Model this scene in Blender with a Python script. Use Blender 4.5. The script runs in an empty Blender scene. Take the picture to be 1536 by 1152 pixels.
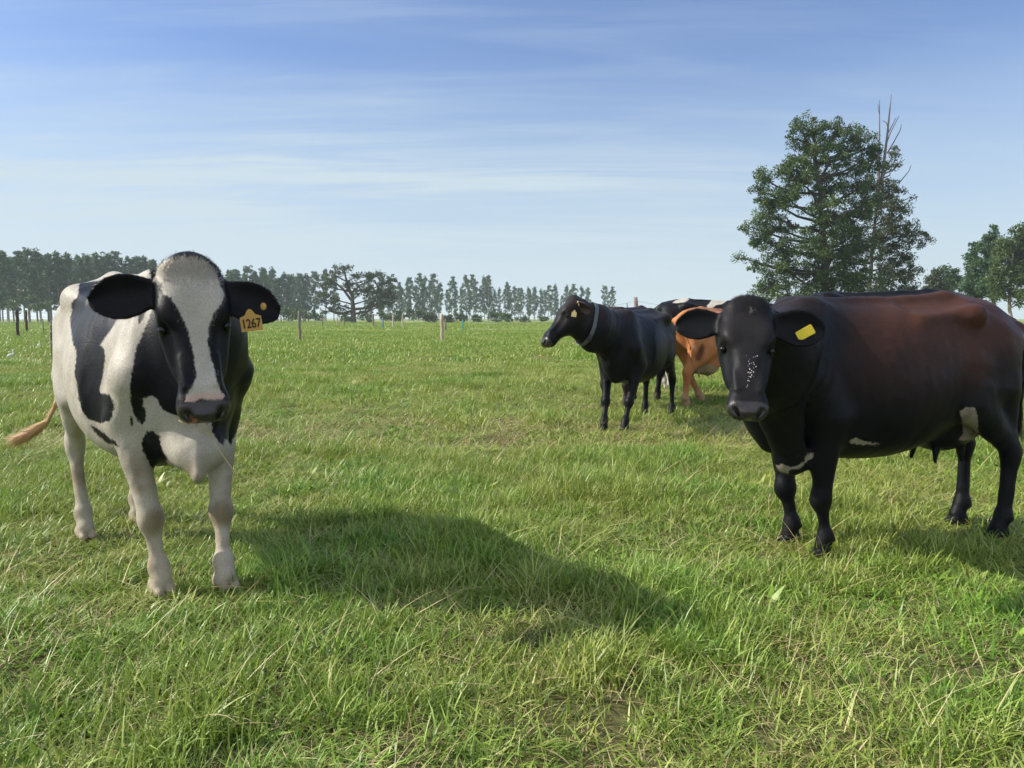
import bpy, math, random
import numpy as np
from mathutils import Vector, Matrix

random.seed(7)
RNG = np.random.default_rng(7)
sc = bpy.context.scene
COL = sc.collection
R = math.radians

# ---------------------------------------------------------------- camera
CAM_H = 1.25
PITCH = 4.87
FPX = 1150.0
cam_data = bpy.data.cameras.new('camera')
cam = bpy.data.objects.new('camera', cam_data)
COL.objects.link(cam)
cam.location = (0, 0, CAM_H)
cam.rotation_euler = (R(90 - PITCH), 0, 0)
cam_data.sensor_width = 36
cam_data.lens = FPX / 1536 * 36
cam_data.clip_start = 0.05
cam_data.clip_end = 6000
sc.camera = cam
CT, ST = math.cos(R(PITCH)), math.sin(R(PITCH))


def at(u, v, Y):
    """pixel of the 1536x1152 photograph at forward distance Y -> world point"""
    k = (576 - v) / FPX
    z = Y * (k * CT - ST) / (CT + k * ST)
    D = Y * CT - z * ST
    return np.array([(u - 768) / FPX * D, Y, z + CAM_H])


def proj(p):
    x, y, z = p[0], p[1], p[2] - CAM_H
    D = y * CT - z * ST
    return 768 + FPX * x / D, 576 - FPX * (y * ST + z * CT) / D


# ---------------------------------------------------------------- daylight
SUN_EL, SUN_AZ = 36.0, -89.0          # azimuth measured from +Y (forward), negative = left
sv = Vector((math.cos(R(SUN_EL)) * math.sin(R(SUN_AZ)), math.cos(R(SUN_EL)) * math.cos(R(SUN_AZ)), math.sin(R(SUN_EL))))
sl = bpy.data.lights.new('sun', 'SUN')
sl.energy = 4.3
sl.angle = R(0.55)
sl.color = (1.0, 0.93, 0.82)
sun = bpy.data.objects.new('sun', sl)
COL.objects.link(sun)
sun.rotation_euler = sv.to_track_quat('Z', 'Y').to_euler()
sun.location = (-20, 5, 20)

world = bpy.data.worlds.new('World')
sc.world = world
world.use_nodes = True
nt = world.node_tree
nt.nodes.clear()


class N:
    """tiny node helper"""
    def __init__(s, tree): s.t = tree
    def __call__(s, typ, ins=None, **kw):
        n = s.t.nodes.new(typ)
        for k, v in kw.items(): setattr(n, k, v)
        for k, v in (ins or {}).items():
            sock = n.inputs[k]
            if isinstance(v, bpy.types.NodeSocket): s.t.links.new(v, sock)
            elif v is not None: sock.default_value = v
        return n
    def ramp(s, fac, stops, interp='LINEAR'):
        n = s.t.nodes.new('ShaderNodeValToRGB')
        cr = n.color_ramp; cr.interpolation = interp
        while len(cr.elements) < len(stops): cr.elements.new(0.5)
        for e, (p, c) in zip(cr.elements, stops):
            e.position = p; e.color = c if len(c) == 4 else (*c, 1)
        s.t.links.new(fac, n.inputs[0])
        return n
    def math(s, op, a, b=None, c=None, clamp=False):
        n = s.t.nodes.new('ShaderNodeMath'); n.operation = op; n.use_clamp = clamp
        for i, v in enumerate((a, b, c)):
            if v is None: continue
            if isinstance(v, bpy.types.NodeSocket): s.t.links.new(v, n.inputs[i])
            else: n.inputs[i].default_value = v
        return n.outputs[0]
    def mix(s, fac, a, b, blend='MIX'):
        n = s.t.nodes.new('ShaderNodeMix'); n.data_type = 'RGBA'; n.blend_type = blend
        for sock, v in ((n.inputs[0], fac), (n.inputs[6], a), (n.inputs[7], b)):
            if isinstance(v, bpy.types.NodeSocket): s.t.links.new(v, sock)
            else: sock.default_value = v if not isinstance(v, tuple) else (*v, 1)[:4]
        return n.outputs[2]


w = N(nt)
sky = w('ShaderNodeTexSky', sky_type='NISHITA', sun_disc=False, sun_elevation=R(SUN_EL), sun_rotation=R(SUN_AZ),
        altitude=300, air_density=1.25, dust_density=0.6, ozone_density=3.0)
tc = w('ShaderNodeTexCoord')
sep = w('ShaderNodeSeparateXYZ', {0: tc.outputs['Generated']})
zz = w.math('MAXIMUM', sep.outputs[2], 0.0)
den = w.math('ADD', zz, 0.09)
px = w.math('DIVIDE', sep.outputs[0], den)
py = w.math('DIVIDE', sep.outputs[1], den)
cv = w('ShaderNodeCombineXYZ', {0: px, 1: py, 2: 0.0})
mp = w('ShaderNodeMapping', {0: cv.outputs[0], 'Location': (3.7, 1.9, 0), 'Rotation': (0, 0, R(-7)), 'Scale': (0.42, 1.2, 1)})
n1 = w('ShaderNodeTexNoise', {'Vector': mp.outputs[0], 'Scale': 0.75, 'Detail': 8.0, 'Roughness': 0.55, 'Distortion': 0.5})
mp2 = w('ShaderNodeMapping', {0: cv.outputs[0], 'Rotation': (0, 0, R(-14)), 'Scale': (0.55, 2.6, 1)})
n2 = w('ShaderNodeTexNoise', {'Vector': mp2.outputs[0], 'Scale': 1.3, 'Detail': 9.0, 'Roughness': 0.62, 'Distortion': 0.9})
c1 = w.ramp(n1.outputs[0], [(0.30, (0, 0, 0)), (0.64, (1, 1, 1))])
c2 = w.ramp(n2.outputs[0], [(0.40, (0.0, 0.0, 0.0)), (0.68, (1, 1, 1))])
cm = w.math('MULTIPLY', c1.outputs[0], w.math('MULTIPLY_ADD', c2.outputs[0], 0.75, 0.25))
leftness = w('ShaderNodeMapRange', {0: sep.outputs[0], 1: 0.50, 2: -0.3, 3: 0.15, 4: 1.0})
low = w('ShaderNodeMapRange', {0: zz, 1: 0.0, 2: 0.31, 3: 0.95, 4: 0.0})
hv = w('ShaderNodeMapRange', {0: zz, 1: 0.0, 2: 0.5, 3: 1.0, 4: 0.62})
cm2 = w.math('MULTIPLY', w.math('MULTIPLY', cm, leftness.outputs[0]), hv.outputs[0])
fac = w.math('ADD', w.math('MULTIPLY', cm2, 1.25), low.outputs[0], clamp=True)
skyt = w.mix(1.0, sky.outputs[0], (0.90, 0.95, 1.20), 'MULTIPLY')
skyc = w.mix(fac, skyt, (4.9, 5.9, 6.6))
# extra brightness added to the unseen sky overhead and behind, to fill shaded sides
back_fill = w('ShaderNodeMapRange', {0: sep.outputs[1], 1: 0.25, 2: -0.55, 3: 0.0, 4: 0.58}, interpolation_type='SMOOTHSTEP')
top_fill = w('ShaderNodeMapRange', {0: sep.outputs[2], 1: 0.42, 2: 0.80, 3: 0.0, 4: 0.35}, interpolation_type='SMOOTHSTEP')
skyc = w.mix(w.math('MAXIMUM', back_fill.outputs[0], top_fill.outputs[0]), skyc, (10.0, 10.4, 11.0))
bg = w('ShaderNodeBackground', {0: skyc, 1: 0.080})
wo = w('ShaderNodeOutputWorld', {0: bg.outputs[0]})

sc.view_settings.view_transform = 'Standard'
sc.view_settings.look = 'None'
sc.view_settings.gamma = 1.0
sc.view_settings.exposure = 0.65
sc.cycles.max_bounces = 7
sc.cycles.diffuse_bounces = 3
sc.cycles.glossy_bounces = 2
sc.cycles.transmission_bounces = 4
sc.cycles.transparent_max_bounces = 8
sc.cycles.volume_bounces = 1
sc.cycles.use_adaptive_sampling = True
sc.cycles.adaptive_threshold = 0.01
sc.cycles.use_denoising = True
sc.cycles.denoiser = 'OPENIMAGEDENOISE'
sc.cycles.denoising_input_passes = 'RGB_ALBEDO_NORMAL'
sc.cycles.denoising_prefilter = 'ACCURATE'


# ---------------------------------------------------------------- helpers
def tag(o, label=None, cat=None, group=None, kind=None):
    if label: o['label'] = label
    if cat: o['category'] = cat
    if group: o['group'] = group
    if kind: o['kind'] = kind
    return o


def link(name, me, mat=None, parent=None):
    o = bpy.data.objects.new(name, me)
    COL.objects.link(o)
    if mat is not None:
        me.materials.append(mat)
    if parent is not None: o.parent = parent
    return o


def empty(name, loc=(0, 0, 0), rz=0.0):
    o = bpy.data.objects.new(name, None)
    COL.objects.link(o)
    o.location = loc; o.rotation_euler = (0, 0, rz); o.empty_display_size = 0.1
    return o


def mesh_np(name, V, F, smooth=False):
    """V (n,3), F (m,k) with a constant k"""
    me = bpy.data.meshes.new(name)
    V = np.ascontiguousarray(V, dtype=np.float32); F = np.ascontiguousarray(F, dtype=np.int32)
    m, k = F.shape
    me.vertices.add(len(V)); me.vertices.foreach_set('co', V.ravel())
    me.loops.add(m * k); me.loops.foreach_set('vertex_index', F.ravel())
    me.polygons.add(m)
    me.polygons.foreach_set('loop_start', np.arange(m, dtype=np.int32) * k)
    me.polygons.foreach_set('loop_total', np.full(m, k, dtype=np.int32))
    me.update(calc_edges=True)
    me.polygons.foreach_set('use_smooth', np.full(m, bool(smooth)))
    return me


def attr(me, name, data, typ='FLOAT', domain='POINT'):
    a = me.attributes.new(name, typ, domain)
    data = np.ascontiguousarray(data, dtype=np.float32)
    if typ == 'FLOAT': a.data.foreach_set('value', data.ravel())
    elif typ == 'FLOAT_VECTOR': a.data.foreach_set('vector', data.ravel())
    else:
        if data.shape[-1] == 3: data = np.concatenate([data, np.ones((len(data), 1), np.float32)], 1)
        a.data.foreach_set('color', np.ascontiguousarray(data).ravel())


def tube(pts, rad, n=8, cap=True):
    """tapered tube along points -> V, F(quads)"""
    P = np.asarray(pts, float); rad = np.broadcast_to(np.asarray(rad, float), (len(P),))
    T = np.gradient(P, axis=0); T /= np.linalg.norm(T, axis=1)[:, None] + 1e-9
    up = np.array([0.0, 0, 1]) if abs(T[0][2]) < 0.9 else np.array([1.0, 0, 0])
    V = []
    a = np.linspace(0, 2 * np.pi, n, endpoint=False)
    for i in range(len(P)):
        s = np.cross(T[i], up); s /= np.linalg.norm(s) + 1e-9
        q = np.cross(s, T[i]); up = q
        V.append(P[i] + rad[i] * (np.cos(a)[:, None] * s + np.sin(a)[:, None] * q))
    V = np.concatenate(V)
    F = []
    for i in range(len(P) - 1):
        for j in range(n):
            k = (j + 1) % n
            F.append((i * n + j, i * n + k, (i + 1) * n + k, (i + 1) * n + j))
    if cap and n == 8:
        m = (len(P) - 1) * n
        for o in (0, m):
            F += [(o, o + 1, o + 2, o + 3), (o, o + 3, o + 4, o + 7), (o + 4, o + 5, o + 6, o + 7)]
    return V, np.array(F)


def join(parts):
    Vs, Fs, o = [], [], 0
    for V, F in parts:
        Vs.append(V); Fs.append(np.asarray(F) + o); o += len(V)
    return np.concatenate(Vs), np.concatenate(Fs)


def mat(name):
    m = bpy.data.materials.new(name); m.use_nodes = True
    m.node_tree.nodes.clear()
    n = N(m.node_tree)
    out = n('ShaderNodeOutputMaterial')
    return m, n, out


def simple(name, col, rough=0.7, noise=0.25, scale=20.0, bump=0.0, spec=0.3, metallic=0.0):
    m, n, out = mat(name)
    tc = n('ShaderNodeTexCoord')
    nz = n('ShaderNodeTexNoise', {'Vector': tc.outputs['Object'], 'Scale': scale, 'Detail': 4.0})
    c = n.mix(nz.outputs[0], tuple(x * (1 - noise) for x in col), tuple(min(1, x * (1 + noise)) for x in col))
    b = n('ShaderNodeBsdfPrincipled', {'Base Color': c, 'Roughness': rough, 'Specular IOR Level': spec, 'Metallic': metallic})
    if bump:
        bp = n('ShaderNodeBump', {'Height': nz.outputs[0], 'Strength': bump, 'Distance': 0.01})
        n.t.links.new(bp.outputs[0], b.inputs['Normal'])
    n.t.links.new(b.outputs[0], out.inputs[0])
    return m


def vnoise(x, y, s=1.0, seed=0, oct=3):
    """cheap smooth value noise in numpy, about -1..1"""
    x = np.asarray(x, float); y = np.asarray(y, float)
    tot = 0; amp = 1; nrm = 0
    for o in range(oct):
        r = np.random.default_rng(seed * 31 + o)
        G = r.uniform(-1, 1, (64, 64))
        u = x * s * 2 ** o + 100.3; v = y * s * 2 ** o + 57.7
        i = np.floor(u).astype(int); j = np.floor(v).astype(int)
        f = u - i; g = v - j
        f = f * f * (3 - 2 * f); g = g * g * (3 - 2 * g)
        a = G[i % 64, j % 64]; b = G[(i + 1) % 64, j % 64]; c = G[i % 64, (j + 1) % 64]; d = G[(i + 1) % 64, (j + 1) % 64]
        tot = tot + amp * (a * (1 - f) * (1 - g) + b * f * (1 - g) + c * (1 - f) * g + d * f * g)
        nrm += amp; amp *= 0.5
    return tot / nrm * 1.6


def ground_z(x, y):
    """the paddock: almost level by the herd, rising gently towards the trees"""
    x = np.asarray(x, float); y = np.asarray(y, float)
    rise = 0.0062 * np.maximum(0, y - 6) * np.exp(-np.maximum(0, y - 6) / 130.0)
    und = 0.018 * vnoise(x, y, 0.8, 3, 2) + 0.10 * vnoise(x, y, 0.045, 5, 2) * np.clip((y - 9) / 30, 0, 1)
    return rise + und


def sst(x, a, b):
    t = np.clip((x - a) / (b - a), 0, 1); return t * t * (3 - 2 * t)
# ---------------------------------------------------------------- ground
def meadow_nodes(n, tc_vec):
    """slow colour drift of the sward: 0 lush green .. 1 dry straw"""
    a = n('ShaderNodeTexNoise', {'Vector': tc_vec, 'Scale': 0.55, 'Detail': 3.0, 'Roughness': 0.6})
    b = n('ShaderNodeTexNoise', {'Vector': tc_vec, 'Scale': 2.6, 'Detail': 3.0, 'Roughness': 0.6})
    c = n('ShaderNodeTexNoise', {'Vector': tc_vec, 'Scale': 0.09, 'Detail': 3.0, 'Roughness': 0.55})
    s = n.math('MULTIPLY_ADD', a.outputs[0], 0.5, n.math('MULTIPLY_ADD', b.outputs[0], 0.25, n.math('MULTIPLY', c.outputs[0], 0.25)))
    return n('ShaderNodeMapRange', {0: s, 1: 0.39, 2: 0.54, 3: 0.0, 4: 1.0}).outputs[0]


m, n, out = mat('pasture_soil')
geo = n('ShaderNodeNewGeometry')
dry = meadow_nodes(n, geo.outputs['Position'])
fine = n('ShaderNodeTexNoise', {'Vector': geo.outputs['Position'], 'Scale': 14.0, 'Detail': 5.0, 'Roughness': 0.7})
sepz = n('ShaderNodeSeparateXYZ', {0: geo.outputs['Position']})
streak = n('ShaderNodeMapping', {0: geo.outputs['Position'], 'Scale': (0.12, 0.035, 1)})
st2 = n('ShaderNodeTexNoise', {'Vector': streak.outputs[0], 'Scale': 1.6, 'Detail': 6.0, 'Roughness': 0.65})
nearc = n.mix(n.ramp(fine.outputs[0], [(0.35, (0, 0, 0)), (0.65, (1, 1, 1))]).outputs[0], (0.055, 0.055, 0.022), (0.120, 0.115, 0.045))
farc = n.mix(n.ramp(st2.outputs[0], [(0.36, (0, 0, 0)), (0.66, (1, 1, 1))]).outputs[0], (0.150, 0.235, 0.045), (0.245, 0.255, 0.080))
fd = n('ShaderNodeMapRange', {0: sepz.outputs[1], 1: 12.0, 2: 45.0, 3: 0.0, 4: 1.0})
gc = n.mix(fd.outputs[0], nearc, farc)
gb = n('ShaderNodeBsdfPrincipled', {'Base Color': gc, 'Roughness': 0.95, 'Specular IOR Level': 0.1})
bpn = n('ShaderNodeBump', {'Height': fine.outputs[0], 'Strength': 0.6, 'Distance': 0.04})
n.t.links.new(bpn.outputs[0], gb.inputs['Normal']); n.t.links.new(gb.outputs[0], out.inputs[0])
SOIL = m

rad = np.concatenate([[0.0], np.geomspace(0.4, 4500, 260)])
ang = np.linspace(0, 2 * np.pi, 361)[:-1]
GX = np.outer(rad, np.sin(ang)); GY = np.outer(rad, np.cos(ang)); GZ = ground_z(GX, GY)
Vg = np.stack([GX, GY, GZ], -1).reshape(-1, 3)
i_, j_ = np.meshgrid(np.arange(len(rad) - 1), np.arange(360), indexing='ij')
k_ = (j_ + 1) % 360
Fg = np.stack([i_ * 360 + j_, (i_ + 1) * 360 + j_, (i_ + 1) * 360 + k_, i_ * 360 + k_], -1).reshape(-1, 4)[:, ::-1]
g = link('ground', mesh_np('ground', Vg, Fg, True), SOIL)
tag(g, kind='structure')

# ---------------------------------------------------------------- grass
m, n, out = mat('grass_blade')
bc = n('ShaderNodeAttribute', attribute_name='blade')
sb = n('ShaderNodeSeparateColor', {0: bc.outputs['Color']})      # r: random, g: dry, b: height along the blade
geo = n('ShaderNodeNewGeometry')
oi = n('ShaderNodeObjectInfo')
dry = meadow_nodes(n, geo.outputs['Position'])
rnd = n.math('ADD', n.math('MULTIPLY', sb.outputs[0], 0.80), n.math('MULTIPLY', oi.outputs['Random'], 0.20))
green = n.ramp(rnd, [(0.0, (0.025, 0.090, 0.012)), (0.40, (0.120, 0.265, 0.026)), (0.8, (0.240, 0.400, 0.055)), (1.0, (0.360, 0.480, 0.150))])
yell = n.ramp(rnd, [(0.0, (0.090, 0.150, 0.020)), (0.5, (0.290, 0.350, 0.060)), (1.0, (0.460, 0.470, 0.160))])
straw = n.ramp(rnd, [(0.0, (0.24, 0.17, 0.07)), (0.5, (0.52, 0.43, 0.20)), (1.0, (0.74, 0.64, 0.38))])
c = n.mix(n.math('MULTIPLY', dry, 0.92), green.outputs[0], yell.outputs[0])
c = n.mix(sb.outputs[1], c, straw.outputs[0])
df = n('ShaderNodeBsdfPrincipled', {'Base Color': c, 'Roughness': 0.42, 'Specular IOR Level': 0.35})
tr = n('ShaderNodeBsdfTranslucent', {0: n.mix(0.35, c, (0.32, 0.48, 0.03))})
mx = n('ShaderNodeMixShader', {0: 0.24, 1: df.outputs[0], 2: tr.outputs[0]})
n.t.links.new(mx.outputs[0], out.inputs[0])
BLADE = m


def blades(name, nb, R0, L, W, tilt, dryf, seg=3, seed=0, bend=0.9, straw_len=None):
    r = np.random.default_rng(seed)
    a = r.random(nb) * 2 * np.pi; rr = R0 * np.sqrt(r.random(nb))
    root = np.stack([rr * np.cos(a), rr * np.sin(a), np.full(nb, -0.015)], 1)
    az = r.random(nb) * 2 * np.pi
    th = np.radians(r.uniform(tilt[0], tilt[1], nb))
    isdry = r.random(nb) < dryf
    Ln = r.uniform(L[0], L[1], nb) * np.where(isdry, 1.0, 1.0)
    if straw_len is not None: Ln = np.where(isdry, r.uniform(straw_len[0], straw_len[1], nb), Ln); th = np.where(isdry, np.radians(r.uniform(45, 84, nb)), th)
    Wn = r.uniform(W[0], W[1], nb) * np.where(isdry, 0.55, 1)
    h = np.stack([np.cos(az), np.sin(az), np.zeros(nb)], 1)
    side = np.stack([-np.sin(az), np.cos(az), np.zeros(nb)], 1)
    tw = r.uniform(-0.8, 0.8, nb)[:, None]
    bd = r.uniform(0.2, 1.0, nb) * bend
    P_ = root.copy(); Vs, hs_ = [], []
    wob = r.normal(0, 0.25, nb)
    for k in range(seg + 1):
        t = k / seg
        ang_ = th + bd * t * t
        d = np.sin(ang_)[:, None] * h + np.cos(ang_)[:, None] * np.array([0, 0, 1.0]) + side * (wob * t)[:, None]
        if k: P_ = P_ + d * (Ln / seg)[:, None]
        P_[:, 2] = np.maximum(P_[:, 2], -0.015 + 0.012 * t)
        wv = (side + tw * np.array([0, 0, 0.6]))
        wv /= np.linalg.norm(wv, axis=1)[:, None]
        wk = Wn * (1 - t ** 1.8) * (0.75 + 0.5 * min(1, t * 3)) * 0.5
        if k == seg: wk = Wn * 0.06
        Vs += [P_ - wv * wk[:, None], P_ + wv * wk[:, None]]; hs_ += [t, t]
    V = np.stack(Vs, 1).reshape(-1, 3); m_ = 2 * (seg + 1)
    base = (np.arange(nb) * m_)[:, None]
    F = np.concatenate([base + np.array([[2 * k, 2 * k + 1, 2 * k + 3, 2 * k + 2]]) for k in range(seg)], 0)
    me = mesh_np(name, V, F, True)
    colr = np.stack([np.repeat(r.random(nb), m_), np.repeat(isdry.astype(float), m_), np.tile(np.array(hs_), nb)], 1)
    attr(me, 'blade', colr, 'FLOAT_COLOR')
    me.materials.append(BLADE)
    return me


GRASS = bpy.data.collections.new('grass_tufts')
kinds = []


def kind(meshes):
    ids = []
    for me in meshes:
        o = bpy.data.objects.new('tuft_%03d' % len(GRASS.objects), me); GRASS.objects.link(o); ids.append(len(GRASS.objects) - 1)
    return ids


K_near = kind([blades('near%d' % i, 95, 0.13, (0.05, 0.14), (0.0034, 0.0080), (12, 86), 0.32, 3, 10 + i, 0.8, (0.04, 0.12)) for i in range(9)])
K_lush = kind([blades('lush%d' % i, 75, 0.10, (0.09, 0.220), (0.0042, 0.0082), (6, 55), 0.05, 4, 40 + i, 1.5, (0.12, 0.25)) for i in range(6)])
K_straw = kind([blades('straw%d' % i, 12, 0.12, (0.10, 0.26), (0.0030, 0.0065), (48, 84), 1.0, 5, 70 + i, 0.5, (0.08, 0.34)) for i in range(6)])
K_thatch = kind([blades('thatch%d' % i, 60, 0.14, (0.02, 0.07), (0.003, 0.007), (66, 90), 0.75, 2, 210 + i, 0.15, (0.02, 0.09)) for i in range(5)])
K_herb = kind([blades('herb%d' % i, 40, 0.07, (0.035, 0.10), (0.012, 0.026), (25, 82), 0.0, 3, 90 + i, 0.9) for i in range(4)])
K_mid = kind([blades('mid%d' % i, 100, 0.22, (0.06, 0.15), (0.005, 0.009), (15, 86), 0.30, 2, 110 + i, 1.0, (0.06, 0.18)) for i in range(7)])
K_midl = kind([blades('midl%d' % i, 80, 0.18, (0.11, 0.24), (0.006, 0.010), (6, 55), 0.05, 3, 130 + i, 1.3, (0.1, 0.2)) for i in range(4)])
K_far = kind([blades('far%d' % i, 110, 0.55, (0.07, 0.16), (0.014, 0.024), (8, 70), 0.20, 2, 150 + i, 0.8, (0.06, 0.16)) for i in range(5)])
K_vfar = kind([blades('vfar%d' % i, 110, 1.5, (0.09, 0.20), (0.035, 0.06), (8, 55), 0.12, 1, 170 + i, 0.5, (0.06, 0.16)) for i in range(4)])


def scatter(d0, d1, dens, seed):
    """random stations on the ground in a wedge in front of the viewer and to both its sides"""
    r = np.random.default_rng(seed)
    half = 0.78
    nn_ = int(((d1 ** 2 - d0 ** 2) * half + 2.4 * (d1 - d0)) * dens)
    y = np.sqrt(r.uniform(d0 ** 2, d1 ** 2, nn_ * 2)); x = r.uniform(-1, 1, nn_ * 2) * (half * d1 + 1.2)
    ok = np.abs(x) < half * y + 1.2
    x, y = x[ok], y[ok]
    if len(x) > nn_: x, y = x[:nn_], y[:nn_]
    return x, y, r


def lushness(x, y):
    """tall rank clumps: by noise and in the places the paddock has them"""
    f = vnoise(x, y, 1.3, 33, 3) * 1.25
    for (u, v, Y, ru, ry, a) in ((900, 905, 3.35, 0.55, 0.28, 1.3), (690, 880, 3.5, 0.45, 0.30, 0.9), (600, 800, 4.2, 0.5, 0.3, 0.7), (460, 860, 3.7, 0.35, 0.25, 0.7), (900, 735, 5.2, 0.5, 0.35, 1.0),
                           (1480, 860, 3.9, 0.5, 0.5, 0.5), (1120, 960, 3.0, 0.35, 0.25, 0.7), (60, 700, 5.8, 0.8, 0.6, 0.8), (1250, 640, 7.5, 0.9, 0.5, 0.4)):
        p = at(u, v, Y); f = f + a * np.exp(-((x - p[0]) / ru) ** 2 - ((y - Y) / ry) ** 2)
    return f


PX, PR, PS, PI_ = [], [], [], []


def put(x, y, r, ids, s0, s1, hk=None, tiltj=0.10):
    k = len(x)
    if not k: return
    z = ground_z(x, y)
    PX.append(np.stack([x, y, z], 1))
    PR.append(np.stack([r.normal(0, tiltj, k), r.normal(0, tiltj, k), r.random(k) * 6.283], 1))
    s = r.uniform(s0, s1, k); sz = s if hk is None else s * hk
    PS.append(np.stack([s, s, sz], 1)); PI_.append(r.choice(ids, k))


x, y, r = scatter(1.3, 7.2, 230, 1)
lu = lushness(x, y)
put(x, y, r, K_near, 0.7, 1.1, np.clip(0.80 + 0.50 * lu, 0.45, 1.5))
x, y, r = scatter(1.3, 7.2, 60, 2)
lu = lushness(x, y); ok = r.random(len(x)) < sst(lu, 0.30, 1.2)
put(x[ok], y[ok], r, K_lush, 0.7, 1.05, np.clip(0.65 + 0.35 * lu[ok], 0.6, 1.25))
x, y, r = scatter(1.3, 9.0, 55, 31)
put(x, y, r, K_thatch, 0.8, 1.3)
x, y, r = scatter(1.3, 9.0, 28, 3)
put(x, y, r, K_straw, 0.7, 1.3)
x, y, r = scatter(1.3, 9.0, 30, 4)
ok = vnoise(x, y, 0.8, 71, 2) > 0.0
put(x[ok], y[ok], r, K_herb, 0.7, 1.4)
x, y, r = scatter(7.0, 20, 60, 5)
lu = lushness(x, y)
put(x, y, r, K_mid, 0.8, 1.3, np.clip(0.9 + 0.5 * lu, 0.6, 1.6))
x, y, r = scatter(7.0, 20, 12, 6)
lu = lushness(x, y); ok = r.random(len(x)) < sst(lu, 0.15, 0.9)
put(x[ok], y[ok], r, K_midl, 0.8, 1.3)
x, y, r = scatter(19.5, 60, 7.0, 7)
lu = vnoise(x, y, 0.35, 44, 3)
put(x, y, r, K_far, 0.8, 1.4, np.clip(1 + 0.7 * lu, 0.5, 2.0), 0.04)
x, y, r = scatter(59, 170, 0.62, 8)
lu = vnoise(x, y, 0.12, 45, 3)
put(x, y, r, K_vfar, 0.8, 1.5, np.clip(1 + 0.9 * lu, 0.5, 2.4), 0.02)

PX = np.concatenate(PX); PR = np.concatenate(PR); PS = np.concatenate(PS); PI_ = np.concatenate(PI_)
gm = bpy.data.meshes.new('grass')
gm.vertices.add(len(PX)); gm.vertices.foreach_set('co', PX.astype(np.float32).ravel())
attr(gm, 'rot', PR, 'FLOAT_VECTOR'); attr(gm, 'scl', PS, 'FLOAT_VECTOR')
a_ = gm.attributes.new('idx', 'INT', 'POINT'); a_.data.foreach_set('value', PI_.astype(np.int32))
grass = link('grass', gm)
tag(grass, 'green and straw coloured pasture grass covering the paddock', 'grass', kind='stuff')
ng = bpy.data.node_groups.new('grass_scatter', 'GeometryNodeTree')
ng.interface.new_socket('Geometry', in_out='INPUT', socket_type='NodeSocketGeometry')
ng.interface.new_socket('Geometry', in_out='OUTPUT', socket_type='NodeSocketGeometry')
gi = ng.nodes.new('NodeGroupInput'); go = ng.nodes.new('NodeGroupOutput')
ci = ng.nodes.new('GeometryNodeCollectionInfo'); ci.inputs[0].default_value = GRASS; ci.inputs['Separate Children'].default_value = True; ci.inputs['Reset Children'].default_value = True
ip = ng.nodes.new('GeometryNodeInstanceOnPoints'); ip.inputs['Pick Instance'].default_value = True
def nattr(nm, ty):
    a = ng.nodes.new('GeometryNodeInputNamedAttribute'); a.data_type = ty; a.inputs[0].default_value = nm
    return next(o_ for o_ in a.outputs if o_.enabled and o_.name == 'Attribute')
ng.links.new(gi.outputs[0], ip.inputs['Points']); ng.links.new(ci.outputs[0], ip.inputs['Instance'])
ng.links.new(nattr('idx', 'INT'), ip.inputs['Instance Index'])
ng.links.new(nattr('rot', 'FLOAT_VECTOR'), ip.inputs['Rotation'])
ng.links.new(nattr('scl', 'FLOAT_VECTOR'), ip.inputs['Scale'])
ng.links.new(ip.outputs[0], go.inputs[0])
md = grass.modifiers.new('scatter', 'NODES'); md.node_group = ng
# ---------------------------------------------------------------- trees
def leaf_material(name, lo, mid, hi, trans=0.28, nscale=0.5):
    m, n, out = mat(name)
    a = n('ShaderNodeAttribute', attribute_name='leaf')
    sa = n('ShaderNodeSeparateColor', {0: a.outputs['Color']})
    v = n.math('MULTIPLY_ADD', sa.outputs[0], 0.35, n.math('MULTIPLY', sa.outputs[1], 0.65))
    c = n.ramp(v, [(0.0, lo), (0.5, mid), (1.0, hi)])
    p = n('ShaderNodeBsdfPrincipled', {'Base Color': c.outputs[0], 'Roughness': 0.5, 'Specular IOR Level': 0.3})
    t = n('ShaderNodeBsdfTranslucent', {0: c.outputs[0]})
    mx = n('ShaderNodeMixShader', {0: trans, 1: p.outputs[0], 2: t.outputs[0]})
    n.t.links.new(mx.outputs[0], out.inputs[0])
    return m


LEAF_EU = leaf_material('gum_leaves', (0.035, 0.080, 0.036), (0.062, 0.125, 0.050), (0.115, 0.180, 0.080))
LEAF_DK = leaf_material('dark_leaves', (0.028, 0.062, 0.020), (0.066, 0.118, 0.034), (0.150, 0.205, 0.060))
LEAF_BR = leaf_material('dull_leaves', (0.040, 0.056, 0.030), (0.070, 0.092, 0.046), (0.125, 0.145, 0.075))
LEAF_LT = leaf_material('bright_leaves', (0.045, 0.085, 0.025), (0.080, 0.125, 0.038), (0.130, 0.165, 0.060))
BARK = simple('bark', (0.075, 0.060, 0.048), 0.85, 0.35, 3.0, 0.5)
BARKP = simple('pale_bark', (0.26, 0.23, 0.20), 0.8, 0.35, 2.0, 0.4)
BARKD = simple('dead_wood', (0.17, 0.13, 0.125), 0.8, 0.3, 3.0, 0.3)


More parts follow.
